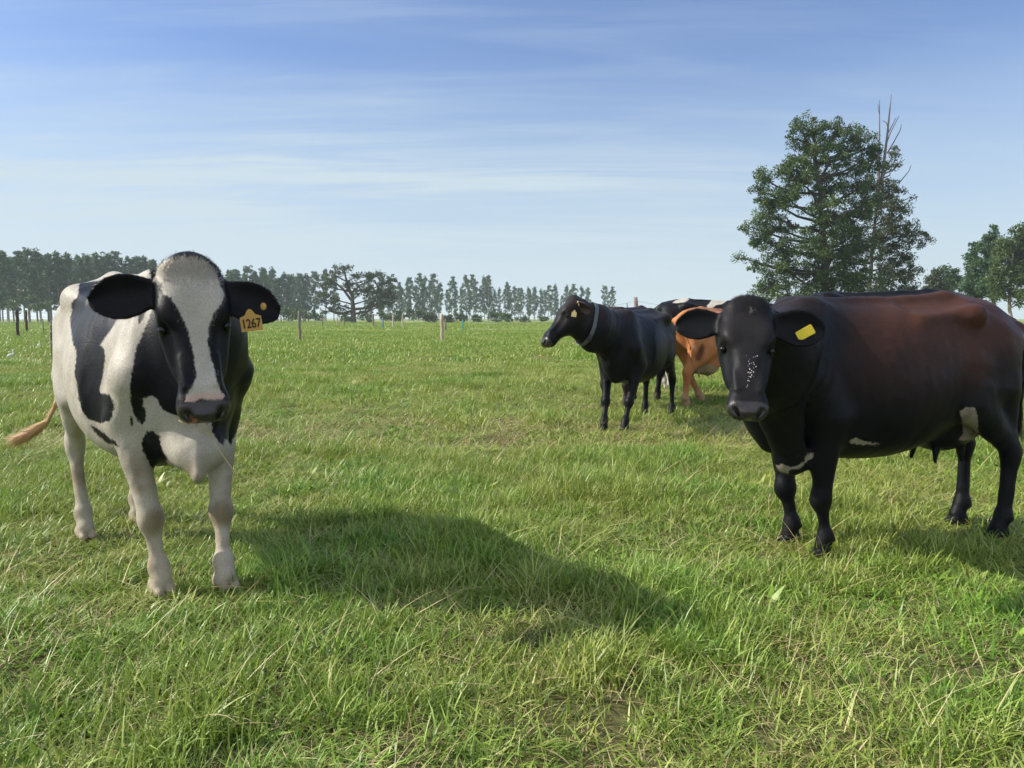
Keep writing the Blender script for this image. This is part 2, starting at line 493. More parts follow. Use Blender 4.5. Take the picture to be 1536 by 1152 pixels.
def leaves(C, Rr, per, size, seed, flat=1.0, droop=0.0):
    """leaf quads: cluster centres C (n,3), radii Rr (n,), `per` leaves each"""
    r = np.random.default_rng(seed)
    n_ = len(C) * per
    ctr = np.repeat(C, per, 0); rad_ = np.repeat(Rr, per)
    d = r.normal(0, 1, (n_, 3)); d /= np.linalg.norm(d, axis=1)[:, None]
    d[:, 2] *= flat
    p = ctr + d * (rad_ * r.random(n_) ** 0.45)[:, None]
    u = r.normal(0, 1, (n_, 3)); u[:, 2] -= droop; u /= np.linalg.norm(u, axis=1)[:, None]
    w_ = np.cross(u, r.normal(0, 1, (n_, 3))); w_ /= np.linalg.norm(w_, axis=1)[:, None]
    s = size * r.uniform(0.6, 1.4, n_)[:, None]
    V = np.stack([p - u * s * 0.6, p + w_ * s * 0.26, p + u * s * 0.6, p - w_ * s * 0.26], 1).reshape(-1, 3)
    F = np.arange(n_ * 4).reshape(-1, 4)
    cl = np.repeat(r.random(len(C)), per)
    return V, F, np.repeat(np.stack([r.random(n_), cl, np.zeros(n_)], 1), 4, 0)


def crown_mesh(name, C, Rr, per, size, seed, flat=0.8, droop=0.3):
    V, F, A = leaves(C, Rr, per, size, seed, flat, droop)
    me = mesh_np(name, V, F, False)
    attr(me, 'leaf', A, 'FLOAT_COLOR')
    return me


def gum_variant(seed, h=17.0, lean=0.4):
    r = np.random.default_rng(seed)
    bend = r.normal(0, lean, 2)
    tp = lambda t: np.array([bend[0] * t * t, bend[1] * t * t, h * t])
    parts = [tube([tp(t) for t in np.linspace(0, 0.97, 9)], np.linspace(0.20, 0.03, 9), 8)]
    C, Rr = [], []
    n_ = 46; low = r.uniform(0.16, 0.30)
    wid = r.uniform(0.070, 0.110) * h
    for k in range(n_):
        t = low + (0.985 - low) * ((k + r.random()) / n_)
        q = (t - low) / (1 - low)
        L = wid * (0.55 + 0.6 * math.sin(math.pi * min(1, q * 1.05) ** 0.8)) * (1.0 if q < 0.75 else (1 - (q - 0.75) / 0.25 * 0.75)) * r.uniform(0.5, 1.15)
        a = r.random() * 6.283
        b0 = tp(t); tip = b0 + np.array([math.cos(a) * L, math.sin(a) * L, L * r.uniform(0.1, 0.8)])
        parts.append(tube([b0 - np.array([0, 0, L * 0.3]), (b0 + tip) / 2 - np.array([0, 0, L * 0.12]), tip], [0.045, 0.03, 0.015], 5, cap=False))
        for j in range(3):
            C.append(tip + r.normal(0, 0.32, 3)); Rr.append(r.uniform(0.34, 0.72))
    C = np.array(C); Rr = np.array(Rr)
    tv, tf = join(parts)
    tm = mesh_np('gum_trunk', tv, tf, True)
    cm_ = crown_mesh('gum_crown', C, Rr, 20, 0.46, seed + 500, 0.85, 0.4)
    return tm, cm_


GUMS = [gum_variant(200 + i) for i in range(9)]
for tm, cm_ in GUMS: tm.materials.append(BARKP); cm_.materials.append(LEAF_EU)


def gum(u, top, D, gi_, label, group, base_v=None, wide=1.0, hs=None):
    x = (u - 768) / FPX * D
    z = float(ground_z(x, D))
    ht = hs if hs else at(u, top, D)[2] - z
    s = ht / 17.0
    o = empty('gum_tree', (x, D, z), RNG.random() * 6.28)
    o.scale = (s * wide, s * wide, s)
    tag(o, label, 'tree', group)
    tm, cm_ = GUMS[gi_ % len(GUMS)]
    for nm, me in (('trunk', tm), ('crown', cm_)):
        c = bpy.data.objects.new(nm, me); COL.objects.link(c); c.parent = o
    return o


def row_D(u): return 178 + 0.20 * max(0, u) + 0.00013 * max(0, u - 400) ** 2


rt = np.random.default_rng(77)
GRP = 'gum trees in the distant plantation row'
tops = [(-20, 376), (3, 376), (16, 380), (30, 378), (46, 373), (64, 375), (78, 382), (92, 379), (108, 381), (122, 384), (134, 382), (149, 381), (158, 386), (170, 380), (184, 379), (197, 386), (210, 385), (222, 386), (236, 390),
        (250, 392), (266, 390), (280, 392), (296, 396), (312, 396), (328, 400), (346, 406), (360, 410), (373, 400), (386, 408), (399, 402), (412, 402), (427, 409), (440, 414), (452, 410), (464, 412), (474, 407)]
tops2 = [(600, 424), (615, 416), (628, 411), (638, 415), (649, 411), (659, 425), (678, 416), (700, 414), (711, 413), (727, 415), (733, 414), (742, 438), (761, 424), (772, 430), (781, 433), (793, 431), (802, 431), (811, 434),
         (822, 428), (832, 427), (849, 428), (860, 427), (872, 430), (881, 432), (908, 429), (917, 431), (490, 405), (502, 412), (556, 412), (572, 410), (586, 415)]
for i, (u, v) in enumerate(tops):
    gum(u, v, row_D(u) + rt.uniform(-3, 3), int(rt.integers(0, 9)), 'grey green gum tree in the dense left part of the plantation', GRP, wide=1.15)
for k in range(58):
    u = -30 + k * 8.6 + rt.uniform(-3, 3)
    D = row_D(u) + rt.uniform(8, 30)
    gum(u, np.interp(u, [-20, 230, 474], [388, 396, 420]) + rt.uniform(-4, 9), D, int(rt.integers(0, 9)), 'grey green gum tree in the dense left part of the plantation', GRP, wide=1.25)
for i, (u, v) in enumerate(tops2):
    last = u > 900
    gum(u, v, row_D(u) + rt.uniform(-4, 4), int(rt.integers(0, 9)),
        ('taller leftmost' if u < 912 else 'shorter rightmost') + ' gum of the pair standing apart right of the row' if last else 'slender gum tree in the open right part of the plantation row', GRP, wide=1.0)
for k in range(30):
    u = 560 + k * 11.0 + rt.uniform(-4, 4)
    gum(u, np.interp(u, [560, 880], [424, 441]) + rt.uniform(-4, 6), row_D(u) + rt.uniform(12, 35), int(rt.integers(0, 9)), 'slender gum tree in the open right part of the plantation row', GRP, wide=0.9)


def lobe_tree(name, label, base, D, lobes, trunk, leafm, barkm, ncl, cr, per, size, seed, cat='tree', group=None, trunk_r=0.35, twigs=True, dead=None, depth=0.9, limbs=None):
    """a tree whose crown fills lobes given as (u, v, ru, rv) noted at distance D; depth follows the width"""
    r = np.random.default_rng(seed)
    b0 = at(base[0], base[1], D); b0[2] = float(ground_z(b0[0], b0[1])) - 0.05
    root = empty(name, tuple(b0)); tag(root, label, cat, group)
    px = D / FPX
    if depth == 0.9 and ncl > 500: lobes = [(u_, v_, ru_ * 0.95, rv_ * 1.3) for u_, v_, ru_, rv_ in lobes]
    def loc(u, v, dy=0.0):
        p = at(u, v, D); p[1] += dy; return p - b0
    T = [loc(*t) for t in trunk]; T[0] = np.array([T[0][0], 0, 0])
    parts = []
    if len(T) > 1:
        tt = np.linspace(0, 1, 14); ti = np.linspace(0, 1, len(T))
        TP = np.stack([np.interp(tt, ti, [p[d] for p in T]) for d in range(3)], 1)
        TP[1:-1, :2] += r.normal(0, trunk_r * 0.25, (12, 2))
        parts.append(tube(TP, np.linspace(trunk_r, trunk_r * 0.22, 14), 8))
    vol = np.array([l[2] * l[3] for l in lobes], float); cnt = np.maximum(1, (vol / vol.sum() * ncl).astype(int))
    C, Rr = [], []
    for (u, v, ru, rv), k in zip(lobes, cnt):
        dy = r.normal(0, 0.25) * ru * px
        c = loc(u, v, dy)
        if len(T) > 1:
            hgt = c[2] - 0.9 * rv * px
            q = TP[np.argmin(np.abs(TP[:, 2] - max(hgt - 0.15 * abs(c[0]), 0.15 * TP[-1, 2])))]
            mid = (q + c) / 2 + np.array([0, 0, -0.05 * np.linalg.norm(c - q)]) + r.normal(0, 0.15, 3)
            rb = trunk_r * 0.36
            parts.append(tube([q, q * 0.6 + mid * 0.4 + r.normal(0, 0.08, 3), mid, mid * 0.4 + c * 0.6 + r.normal(0, 0.1, 3), c], [rb, rb * 0.8, rb * 0.62, rb * 0.45, rb * 0.3], 6, cap=False))
        for j in range(k):
            d = r.normal(0, 1, 3); d /= np.linalg.norm(d); rr_ = r.random() ** 0.42
            p = c + d * rr_ * np.array([ru * px, ru * px * depth, rv * px])
            C.append(p); Rr.append(r.uniform(cr[0], cr[1]))
            if twigs and len(T) > 1:
                m_ = (c + p) / 2 + r.normal(0, 0.12, 3)
                parts.append(tube([c * 0.8 + p * 0.2, m_, p], [trunk_r * 0.09, trunk_r * 0.06, trunk_r * 0.03], 4, cap=False))
    for pts, r0 in (limbs or []):
        L_ = [loc(*p) for p in pts]
        parts.append(tube(L_, np.linspace(r0, r0 * 0.4, len(L_)), 6, cap=False))
    if parts:
        tv, tf = join(parts)
        link('trunk', mesh_np('trunk', tv, tf, True), barkm, root)
    me = crown_mesh('crown', np.array(C), np.array(Rr), per, size, seed + 9)
    link('crown', me, leafm, root)
    if dead:
        dp = []
        for pts, r0 in dead:
            L_ = [loc(*p) for p in pts]
            dp.append(tube(L_, np.linspace(r0, 0.02, len(L_)), 6, cap=False))
        dv, df_ = join(dp)
        link('dead_branches', mesh_np('dead', dv, df_, True), BARKD, root)
    return root


# the spreading tree in front of the row
lobe_tree('spreading_tree', 'wide spreading tree with thick bent limbs before the gum row', (531, 484), 152,
          [(515, 402, 18, 7), (500, 412, 18, 8), (487, 424, 16, 9), (538, 416, 14, 8), (560, 414, 18, 9), (585, 421, 11, 12), (520, 428, 16, 8), (545, 436, 20, 12), (575, 440, 18, 14), (495, 445, 18, 10), (590, 448, 9, 12), (480, 446, 9, 8), (560, 456, 20, 9), (510, 462, 16, 6), (488, 466, 10, 5)],
          [(531, 484), (529, 462), (526, 440), (521, 424), (516, 404)], LEAF_BR, BARK, 240, (0.45, 0.9), 22, 0.38, 31, trunk_r=0.55, depth=0.8,
          limbs=[([(529, 466), (515, 470), (500, 468), (486, 458)], 0.34), ([(528, 452), (515, 434), (503, 424), (490, 418)], 0.30), ([(530, 464), (550, 462), (562, 450), (568, 434), (562, 420)], 0.32), ([(527, 440), (540, 428), (556, 420)], 0.22)])

# big dark tree on the right, and the half-dead one beside it
Z5 = lambda *p: [(1080 + a / 3.368, 120 + b / 3.368, c / 3.368, d / 3.368) for a, b, c, d in p]
ZP = lambda *p: [(1080 + a / 3.368, 120 + b / 3.368) for a, b in p]
lobe_tree('broad_tree', 'tallest dark green tree with a broad uneven crown, behind the brown backed cow', (1238, 490), 62,
          Z5((470, 250, 95, 70), (390, 240, 45, 50), (400, 400, 70, 60), (780, 400, 60, 60), (250, 620, 80, 60), (200, 800, 70, 40), (700, 850, 120, 90), (720, 620, 80, 70), (700, 1000, 120, 90), (590, 250, 80, 50), (690, 290, 70, 55), (780, 330, 40, 50), (460, 380, 110, 70), (610, 370, 110, 80), (370, 300, 30, 40), (720, 400, 80, 60),
             (330, 440, 70, 40), (240, 500, 75, 55), (200, 560, 45, 40), (400, 520, 130, 80), (560, 540, 130, 90), (690, 540, 80, 80), (330, 600, 120, 60), (240, 690, 80, 40), (150, 745, 70, 25), (320, 740, 140, 60), (500, 720, 150, 90), (650, 690, 110, 90),
             (280, 830, 110, 50), (430, 850, 160, 80), (620, 840, 130, 90), (110, 900, 45, 22), (180, 930, 60, 28), (330, 950, 140, 80), (250, 1050, 110, 70), (480, 1000, 170, 100), (640, 1000, 120, 100), (400, 1120, 200, 60), (600, 1150, 160, 60)),
          [(1238, 490), (1239, 420), (1237, 360), (1232, 320), (1226, 260), (1220, 200)], LEAF_DK, BARK, 1250, (0.28, 0.60), 62, 0.16, 41, trunk_r=0.42)
lobe_tree('half_dead_tree', 'thin crowned tree with bare dead spires beside the tallest tree', (1305, 492), 66,
          Z5((870, 365, 35, 18), (895, 395, 30, 16), (870, 440, 45, 22), (760, 520, 50, 35), (820, 560, 90, 50), (900, 560, 50, 40), (790, 640, 110, 60), (890, 650, 70, 40), (970, 590, 18, 12), (860, 740, 110, 50), (960, 770, 70, 45), (1030, 820, 38, 28),
             (780, 800, 110, 60), (900, 830, 110, 35), (960, 900, 50, 30), (850, 900, 90, 45), (900, 980, 110, 60), (820, 1040, 120, 60), (950, 1060, 70, 50), (860, 1120, 130, 50)),
          [(1305, 492), (1306, 420), (1310, 360), (1316, 310), (1322, 270)], LEAF_BR, BARK, 560, (0.25, 0.55), 46, 0.16, 43, trunk_r=0.22,
          dead=[(ZP((800, 540), (803, 400), (806, 250), (806, 100)), 0.13), (ZP((815, 520), (830, 400), (845, 280), (858, 150), (866, 72)), 0.15),
                (ZP((848, 270), (870, 230), (890, 190)), 0.05), (ZP((838, 330), (860, 270), (905, 180)), 0.05), (ZP((845, 370), (880, 310), (912, 250), (916, 225)), 0.06), (ZP((850, 240), (840, 215), (822, 205)), 0.04),
                (ZP((820, 480), (880, 450), (905, 420), (935, 400)), 0.07), (ZP((905, 520), (930, 490), (955, 460), (966, 430)), 0.05), (ZP((806, 330), (790, 290), (780, 280)), 0.04), (ZP((803, 420), (775, 380), (760, 370)), 0.04),
                (ZP((806, 180), (800, 150), (798, 120)), 0.03), (ZP((930, 640), (960, 610), (992, 590)), 0.05)])

# trees at the right edge
G5 = 'trees at the right edge of the paddock'
def px5(*p): return [(1080 + a / 3.368, 120 + b / 3.368, c / 3.368, d / 3.368) for a, b, c, d in p]
lobe_tree('roundish_tree', 'small round olive tree left of the tall pair at the right edge', (1406, 490), 105, px5((1090, 970, 22, 20), (1080, 1010, 35, 40), (1110, 1050, 40, 40), (1070, 1070, 40, 40), (1100, 1130, 50, 50)),
          [(1406, 490), (1405, 440), (1404, 412)], LEAF_BR, BARK, 170, (0.4, 0.85), 34, 0.28, 51, group=G5, trunk_r=0.2)
lobe_tree('roundish_tree', 'small grey tree second from the left in the right edge group', (1426, 490), 108, px5((1140, 965, 16, 25), (1180, 970, 18, 26), (1145, 1010, 28, 40), (1185, 1020, 28, 40), (1160, 1080, 50, 50), (1200, 1130, 50, 50)),
          [(1426, 490), (1425, 440), (1424, 412)], LEAF_EU, BARK, 170, (0.4, 0.85), 34, 0.28, 52, group=G5, trunk_r=0.2)
lobe_tree('tall_gum', 'dark upright gum left of the taller one at the right edge', (1462, 490), 98, px5((1290, 840, 22, 24), (1280, 880, 35, 30), (1265, 930, 45, 40), (1290, 990, 50, 50), (1250, 1040, 45, 45), (1300, 1080, 50, 60)),
          [(1462, 490), (1462, 440), (1463, 380)], LEAF_EU, BARK, 190, (0.3, 0.65), 36, 0.26, 53, group=G5, trunk_r=0.22)
lobe_tree('tall_gum', 'tallest upright dark gum at the right edge', (1492, 490), 96, px5((1385, 755, 18, 22), (1365, 800, 40, 26), (1345, 845, 35, 30), (1380, 870, 35, 35), (1350, 930, 45, 45), (1385, 990, 40, 50), (1340, 1040, 50, 50)),
          [(1492, 490), (1490, 420), (1491, 350)], LEAF_EU, BARK, 220, (0.3, 0.65), 36, 0.26, 54, group=G5, trunk_r=0.25)
lobe_tree('leafy_tree', 'broad light green tree with a pale trunk cut by the right edge', (1515, 492), 84, px5((1500, 760, 60, 30), (1560, 800, 70, 60), (1450, 820, 55, 40), (1500, 870, 80, 60), (1420, 890, 50, 40), (1400, 960, 40, 40), (1480, 980, 90, 70), (1570, 940, 80, 90), (1380, 1030, 45, 35), (1430, 1080, 60, 50), (1520, 1090, 80, 60), (1620, 1050, 70, 80)),
          [(1515, 492), (1515, 430), (1518, 380), (1522, 350)], LEAF_LT, BARKP, 460, (0.35, 0.75), 40, 0.24, 55, group=G5, trunk_r=0.2)

# bushes along the foot of the row
GB = 'dark bushes at the foot of the gum row'
for i, (u, v, ru, rv) in enumerate(((612, 470, 15, 11), (632, 473, 14, 9), (597, 474, 10, 9), (648, 476, 9, 7), (742, 474, 12, 9), (760, 477, 10, 6), (690, 476, 10, 6), (577, 474, 12, 8), (548, 474, 14, 8), (448, 472, 14, 9), (472, 474, 14, 8), (430, 470, 14, 10), (396, 468, 20, 9),
                                  (785, 478, 12, 5), (815, 478, 10, 5), (858, 474, 12, 7), (840, 478, 9, 5), (714, 478, 9, 5), (672, 478, 8, 5), (360, 470, 16, 8), (110, 462, 26, 12), (60, 456, 22, 12), (160, 465, 20, 10), (20, 458, 16, 11), (200, 466, 20, 10), (520, 477, 12, 5))):
    D = 168 + rt.uniform(-6, 6) if u < 780 else 215
    lobe_tree('bush', 'low green bush at the foot of the distant gum row', (u, 486), D, [(u - ru * 0.4, v, ru * 0.6, rv * 0.9), (u + ru * 0.4, v + 1, ru * 0.6, rv), (u, v - rv * 0.2, ru * 0.5, rv)], [(u, 486)],
              LEAF_DK if i % 3 else LEAF_LT, BARK, 26, (0.5, 0.9), 26, 0.42, 300 + i, 'bush', GB, twigs=False)
# ---------------------------------------------------------------- implicit animal bodies
def unit(v):
    v = np.asarray(v, float); return v / (np.linalg.norm(v) + 1e-12)


def table(xs, ys, sm=0.012, n=600):
    """dense smoothed lookup through stations"""
    xs = np.asarray(xs, float); ys = np.asarray(ys, float)
    X = np.linspace(xs[0], xs[-1], n); Y = np.interp(X, xs, ys)
    k = max(1, int(sm / (X[1] - X[0])))
    ker = np.exp(-0.5 * (np.arange(-3 * k, 3 * k + 1) / k) ** 2); ker /= ker.sum()
    Yp = np.pad(Y, 3 * k, mode='edge')
    return X, np.convolve(Yp, ker, 'valid')


class Field:
    def __init__(s, xs, ys, zs):
        s.ax = [np.asarray(a, np.float32) for a in (xs, ys, zs)]
        s.F = np.full([len(a) for a in s.ax], 0.5, np.float32)

    def add(s, fn, lo, hi, k=0.03, op='u'):
        m = k + 0.03
        sl = []
        for a, l, h in zip(s.ax, lo, hi):
            i0 = max(0, int(np.searchsorted(a, l - m)) - 1); i1 = min(len(a), int(np.searchsorted(a, h + m)) + 1)
            if i1 - i0 < 2: return
            sl.append(slice(i0, i1))
        X = s.ax[0][sl[0]][:, None, None]; Y = s.ax[1][sl[1]][None, :, None]; Z = s.ax[2][sl[2]][None, None, :]
        d = fn(X, Y, Z).astype(np.float32)
        a = s.F[sl[0], sl[1], sl[2]]
        if op == 'u':
            h = np.maximum(k - np.abs(a - d), 0) / k
            s.F[sl[0], sl[1], sl[2]] = np.minimum(a, d) - h * h * k * 0.25
        else:
            d = -d
            h = np.maximum(k - np.abs(a - d), 0) / k
            s.F[sl[0], sl[1], sl[2]] = np.maximum(a, d) + h * h * k * 0.25

    def frame(s, O, M, X, Y, Z):
        dx, dy, dz = X - O[0], Y - O[1], Z - O[2]
        return [dx * M[i][0] + dy * M[i][1] + dz * M[i][2] for i in range(3)]

    def ell(s, c, r, M=None, k=0.03, op='u'):
        c = np.asarray(c, float); r = np.asarray(r, float)
        M = np.eye(3) if M is None else M
        e = np.abs(M.T) @ r

        def fn(X, Y, Z):
            a, b, g = s.frame(c, M, X, Y, Z)
            k0 = np.sqrt((a / r[0]) ** 2 + (b / r[1]) ** 2 + (g / r[2]) ** 2) + 1e-6
            k1 = np.sqrt((a / r[0] ** 2) ** 2 + (b / r[1] ** 2) ** 2 + (g / r[2] ** 2) ** 2) + 1e-6
            return k0 * (k0 - 1) / k1
        s.add(fn, c - e, c + e, k, op)

    def cap(s, a, b, wa, wb, ha=None, hb=None, side=(0, 1, 0), k=0.03, op='u'):
        """capsule a->b, radius w along `side`, h along the other cross axis"""
        a = np.asarray(a, float); b = np.asarray(b, float)
        ha = wa if ha is None else ha; hb = wb if hb is None else hb
        L = np.linalg.norm(b - a); T = (b - a) / (L + 1e-9)
        sd = np.asarray(side, float); sd = unit(sd - T * (sd @ T)); u = np.cross(T, sd)
        rm = max(wa, wb, ha, hb)

        def fn(X, Y, Z):
            dx, dy, dz = X - a[0], Y - a[1], Z - a[2]
            t = dx * T[0] + dy * T[1] + dz * T[2]
            l = dx * sd[0] + dy * sd[1] + dz * sd[2]
            v = dx * u[0] + dy * u[1] + dz * u[2]
            tc = np.clip(t, 0, L); e = t - tc; q = tc / (L + 1e-9); q = q * q * (3 - 2 * q)
            w_ = wa + (wb - wa) * q; h_ = ha + (hb - ha) * q; m_ = np.minimum(w_, h_)
            k0 = np.sqrt((l / w_) ** 2 + (v / h_) ** 2 + (e / m_) ** 2) + 1e-6
            r = np.sqrt(l * l + v * v + e * e)
            return r - r / k0
        s.add(fn, np.minimum(a, b) - rm, np.maximum(a, b) + rm, k, op)

    def chain(s, pts, k=0.03, side=(0, 1, 0)):
        """pts: (point, w, h)"""
        for p, q in zip(pts[:-1], pts[1:]):
            s.cap(p[0], q[0], p[1], q[1], p[2], q[2], side=side, k=k)

    def loft(s, st, O=(0, 0, 0), M=None, k=0.03, sm=0.012, op='u', sc=1.0):
        """st rows: x, top, bottom, halfwidth, level, p_top, p_bottom"""
        st = np.asarray(st, float).copy(); st[:, :5] *= sc
        O = np.asarray(O, float); M = np.eye(3) if M is None else M
        tabs = [table(st[:, 0], st[:, i], sm) for i in range(1, 7)]
        x0, x1 = st[0, 0], st[-1, 0]
        cs = np.array([[x, y, z] for x in (x0, x1) for y in (-st[:, 3].max(), st[:, 3].max()) for z in (st[:, 2].min(), st[:, 1].max())])
        cw = cs @ M + O

        def fn(X, Y, Z):
            a, b, g = s.frame(O, M, X, Y, Z)
            top, bot, hw, lv, pt, pb = [np.interp(a, t[0], t[1]) for t in tabs]
            dz = g - lv
            up = dz > 0
            h = np.where(up, np.maximum(top - lv, 0.004), np.maximum(lv - bot, 0.004))
            p = np.where(up, pt, pb)
            hw = np.maximum(hw, 0.004)
            q = ((np.abs(b) / hw + 1e-6) ** p + (np.abs(dz) / h + 1e-6) ** p) ** (1 / p)
            r = np.sqrt(b * b + dz * dz) + 1e-6
            d = r - r / q
            ex = np.maximum(x0 - a, a - x1)
            return np.maximum(d, ex)
        s.add(fn, cw.min(0), cw.max(0), k, op)

    def mesh(s):
        F = s.F; nx, ny, nz = F.shape
        I = F < 0
        cnt = np.zeros((nx - 1, ny - 1, nz - 1), np.uint8)
        for a in (0, 1):
            for b in (0, 1):
                for c in (0, 1):
                    cnt += I[a:nx - 1 + a, b:ny - 1 + b, c:nz - 1 + c]
        act = (cnt > 0) & (cnt < 8)
        idx = np.full(act.shape, -1, np.int32)
        ci, cj, ck = np.nonzero(act)
        idx[ci, cj, ck] = np.arange(len(ci))
        S = np.zeros((len(ci), 3)); W = np.zeros(len(ci))
        cor = [(a, b, c) for a in (0, 1) for b in (0, 1) for c in (0, 1)]
        for A in cor:
            for ax in range(3):
                if A[ax]: continue
                B = list(A); B[ax] = 1
                fa = F[ci + A[0], cj + A[1], ck + A[2]]; fb = F[ci + B[0], cj + B[1], ck + B[2]]
                cr = (fa < 0) != (fb < 0)
                t = np.where(cr, fa / (fa - fb + 1e-12), 0)
                p = np.tile(np.array(A, float), (len(ci), 1)); p[:, ax] = t
                S += p * cr[:, None]; W += cr
        S /= W[:, None]
        V = np.zeros((len(ci), 3))
        for d, (c, a) in enumerate(zip((ci, cj, ck), s.ax)):
            V[:, d] = a[c] + S[:, d] * (a[c + 1] - a[c])
        Q = []
        for ax in range(3):
            o1, o2 = (ax + 1) % 3, (ax + 2) % 3
            sa = [slice(0, n) for n in F.shape]; sb = list(sa)
            sa[ax] = slice(0, F.shape[ax] - 1); sb[ax] = slice(1, F.shape[ax])
            for o in (o1, o2):
                sa[o] = slice(1, F.shape[o] - 1); sb[o] = slice(1, F.shape[o] - 1)
            A = I[tuple(sa)]; B = I[tuple(sb)]
            for (m, flip) in ((A & ~B, False), (~A & B, True)):
                g = list(np.nonzero(m)); g[o1] = g[o1] + 1; g[o2] = g[o2] + 1
                def cell(d1, d2):
                    h = [x.copy() for x in g]; h[o1] = h[o1] + d1; h[o2] = h[o2] + d2
                    return idx[h[0], h[1], h[2]]
                q = np.stack([cell(-1, -1), cell(0, -1), cell(0, 0), cell(-1, 0)], 1)
                Q.append(q[:, ::-1] if flip else q)
        Q = np.concatenate(Q); Q = Q[(Q >= 0).all(1)]
        # keep the surface even: a little tangential relaxing
        for it in range(2):
            acc = np.zeros_like(V); n_ = np.zeros(len(V))
            for a_, b_ in ((0, 1), (1, 2), (2, 3), (3, 0)):
                for x_, y_ in ((a_, b_), (b_, a_)):
                    for d in range(3): acc[:, d] += np.bincount(Q[:, x_], V[Q[:, y_], d], len(V))
                    n_ += np.bincount(Q[:, x_], minlength=len(V))
            V = V * 0.55 + 0.45 * acc / n_[:, None]
        return V, Q


def normals(V, Q):
    n = np.cross(V[Q[:, 2]] - V[Q[:, 0]], V[Q[:, 3]] - V[Q[:, 1]])
    N_ = np.zeros_like(V)
    for c in range(4):
        for d in range(3): N_[:, d] += np.bincount(Q[:, c], n[:, d], len(V))
    return N_ / (np.linalg.norm(N_, axis=1)[:, None] + 1e-12)


def axis(lo, hi, step, fine=None, fstep=None):
    if fine is None: return np.arange(lo, hi + step, step)
    a, b = fine; out = [lo]
    while out[-1] < hi:
        x = out[-1]
        t = 1.0
        if a < x < b: t = 0.0
        elif x <= a: t = min(1, (a - x) / 0.08)
        else: t = min(1, (x - b) / 0.08)
        out.append(x + fstep + (step - fstep) * t)
    return np.array(out)


# torso stations: x, top, bottom, half width, level of greatest width, p_top, p_bottom
TORSO = [
    (-0.93, 1.19, 1.08, 0.03, 1.13, 2.0, 2.0),
    (-0.90, 1.25, 0.98, 0.09, 1.12, 2.2, 2.0),
    (-0.85, 1.31, 0.86, 0.15, 1.10, 2.4, 2.0),
    (-0.76, 1.365, 0.76, 0.20, 1.08, 2.6, 2.0),
    (-0.62, 1.395, 0.70, 0.235, 1.06, 2.6, 2.0),
    (-0.46, 1.405, 0.645, 0.265, 1.02, 2.5, 2.1),
    (-0.32, 1.390, 0.585, 0.290, 0.96, 2.0, 2.2),
    (-0.15, 1.375, 0.540, 0.330, 0.92, 1.9, 2.2),
    (0.05, 1.365, 0.515, 0.350, 0.90, 1.9, 2.2),
    (0.25, 1.365, 0.515, 0.335, 0.90, 1.8, 2.2),
    (0.42, 1.385, 0.535, 0.290, 0.92, 1.7, 2.2),
    (0.55, 1.395, 0.560, 0.250, 0.94, 1.6, 2.2),
    (0.66, 1.370, 0.585, 0.220, 0.95, 1.7, 2.1),
    (0.76, 1.280, 0.620, 0.180, 0.94, 1.9, 2.0),
    (0.83, 1.150, 0.690, 0.120, 0.92, 2.0, 2.0),
    (0.87, 1.040, 0.800, 0.050, 0.91, 2.0, 2.0)]

# head stations in the head's own frame (x: poll to nose, z: up out of the forehead)
HEAD = [
    (-0.045, -0.030, -0.080, 0.043, -0.055, 2.2, 2.0),
    (-0.030, -0.008, -0.120, 0.088, -0.060, 2.4, 2.0),
    (0.000, 0.010, -0.165, 0.111, -0.065, 2.6, 2.0),
    (0.050, 0.020, -0.215, 0.124, -0.068, 2.8, 1.9),
    (0.110, 0.022, -0.240, 0.127, -0.068, 2.9, 1.9),
    (0.170, 0.018, -0.243, 0.127, -0.066, 2.9, 1.8),
    (0.220, 0.008, -0.232, 0.120, -0.066, 2.7, 1.8),
    (0.280, -0.004, -0.210, 0.102, -0.070, 2.4, 1.9),
    (0.340, -0.012, -0.185, 0.081, -0.075, 2.3, 2.0),
    (0.400, -0.018, -0.163, 0.073, -0.080, 2.3, 2.1),
    (0.445, -0.021, -0.152, 0.080, -0.083, 2.4, 2.2),
    (0.485, -0.026, -0.147, 0.085, -0.083, 2.6, 2.2),
    (0.520, -0.034, -0.138, 0.086, -0.082, 2.8, 2.2),
    (0.545, -0.044, -0.118, 0.081, -0.082, 2.6, 2.2),
    (0.560, -0.062, -0.102, 0.055, -0.082, 2.4, 2.2)]


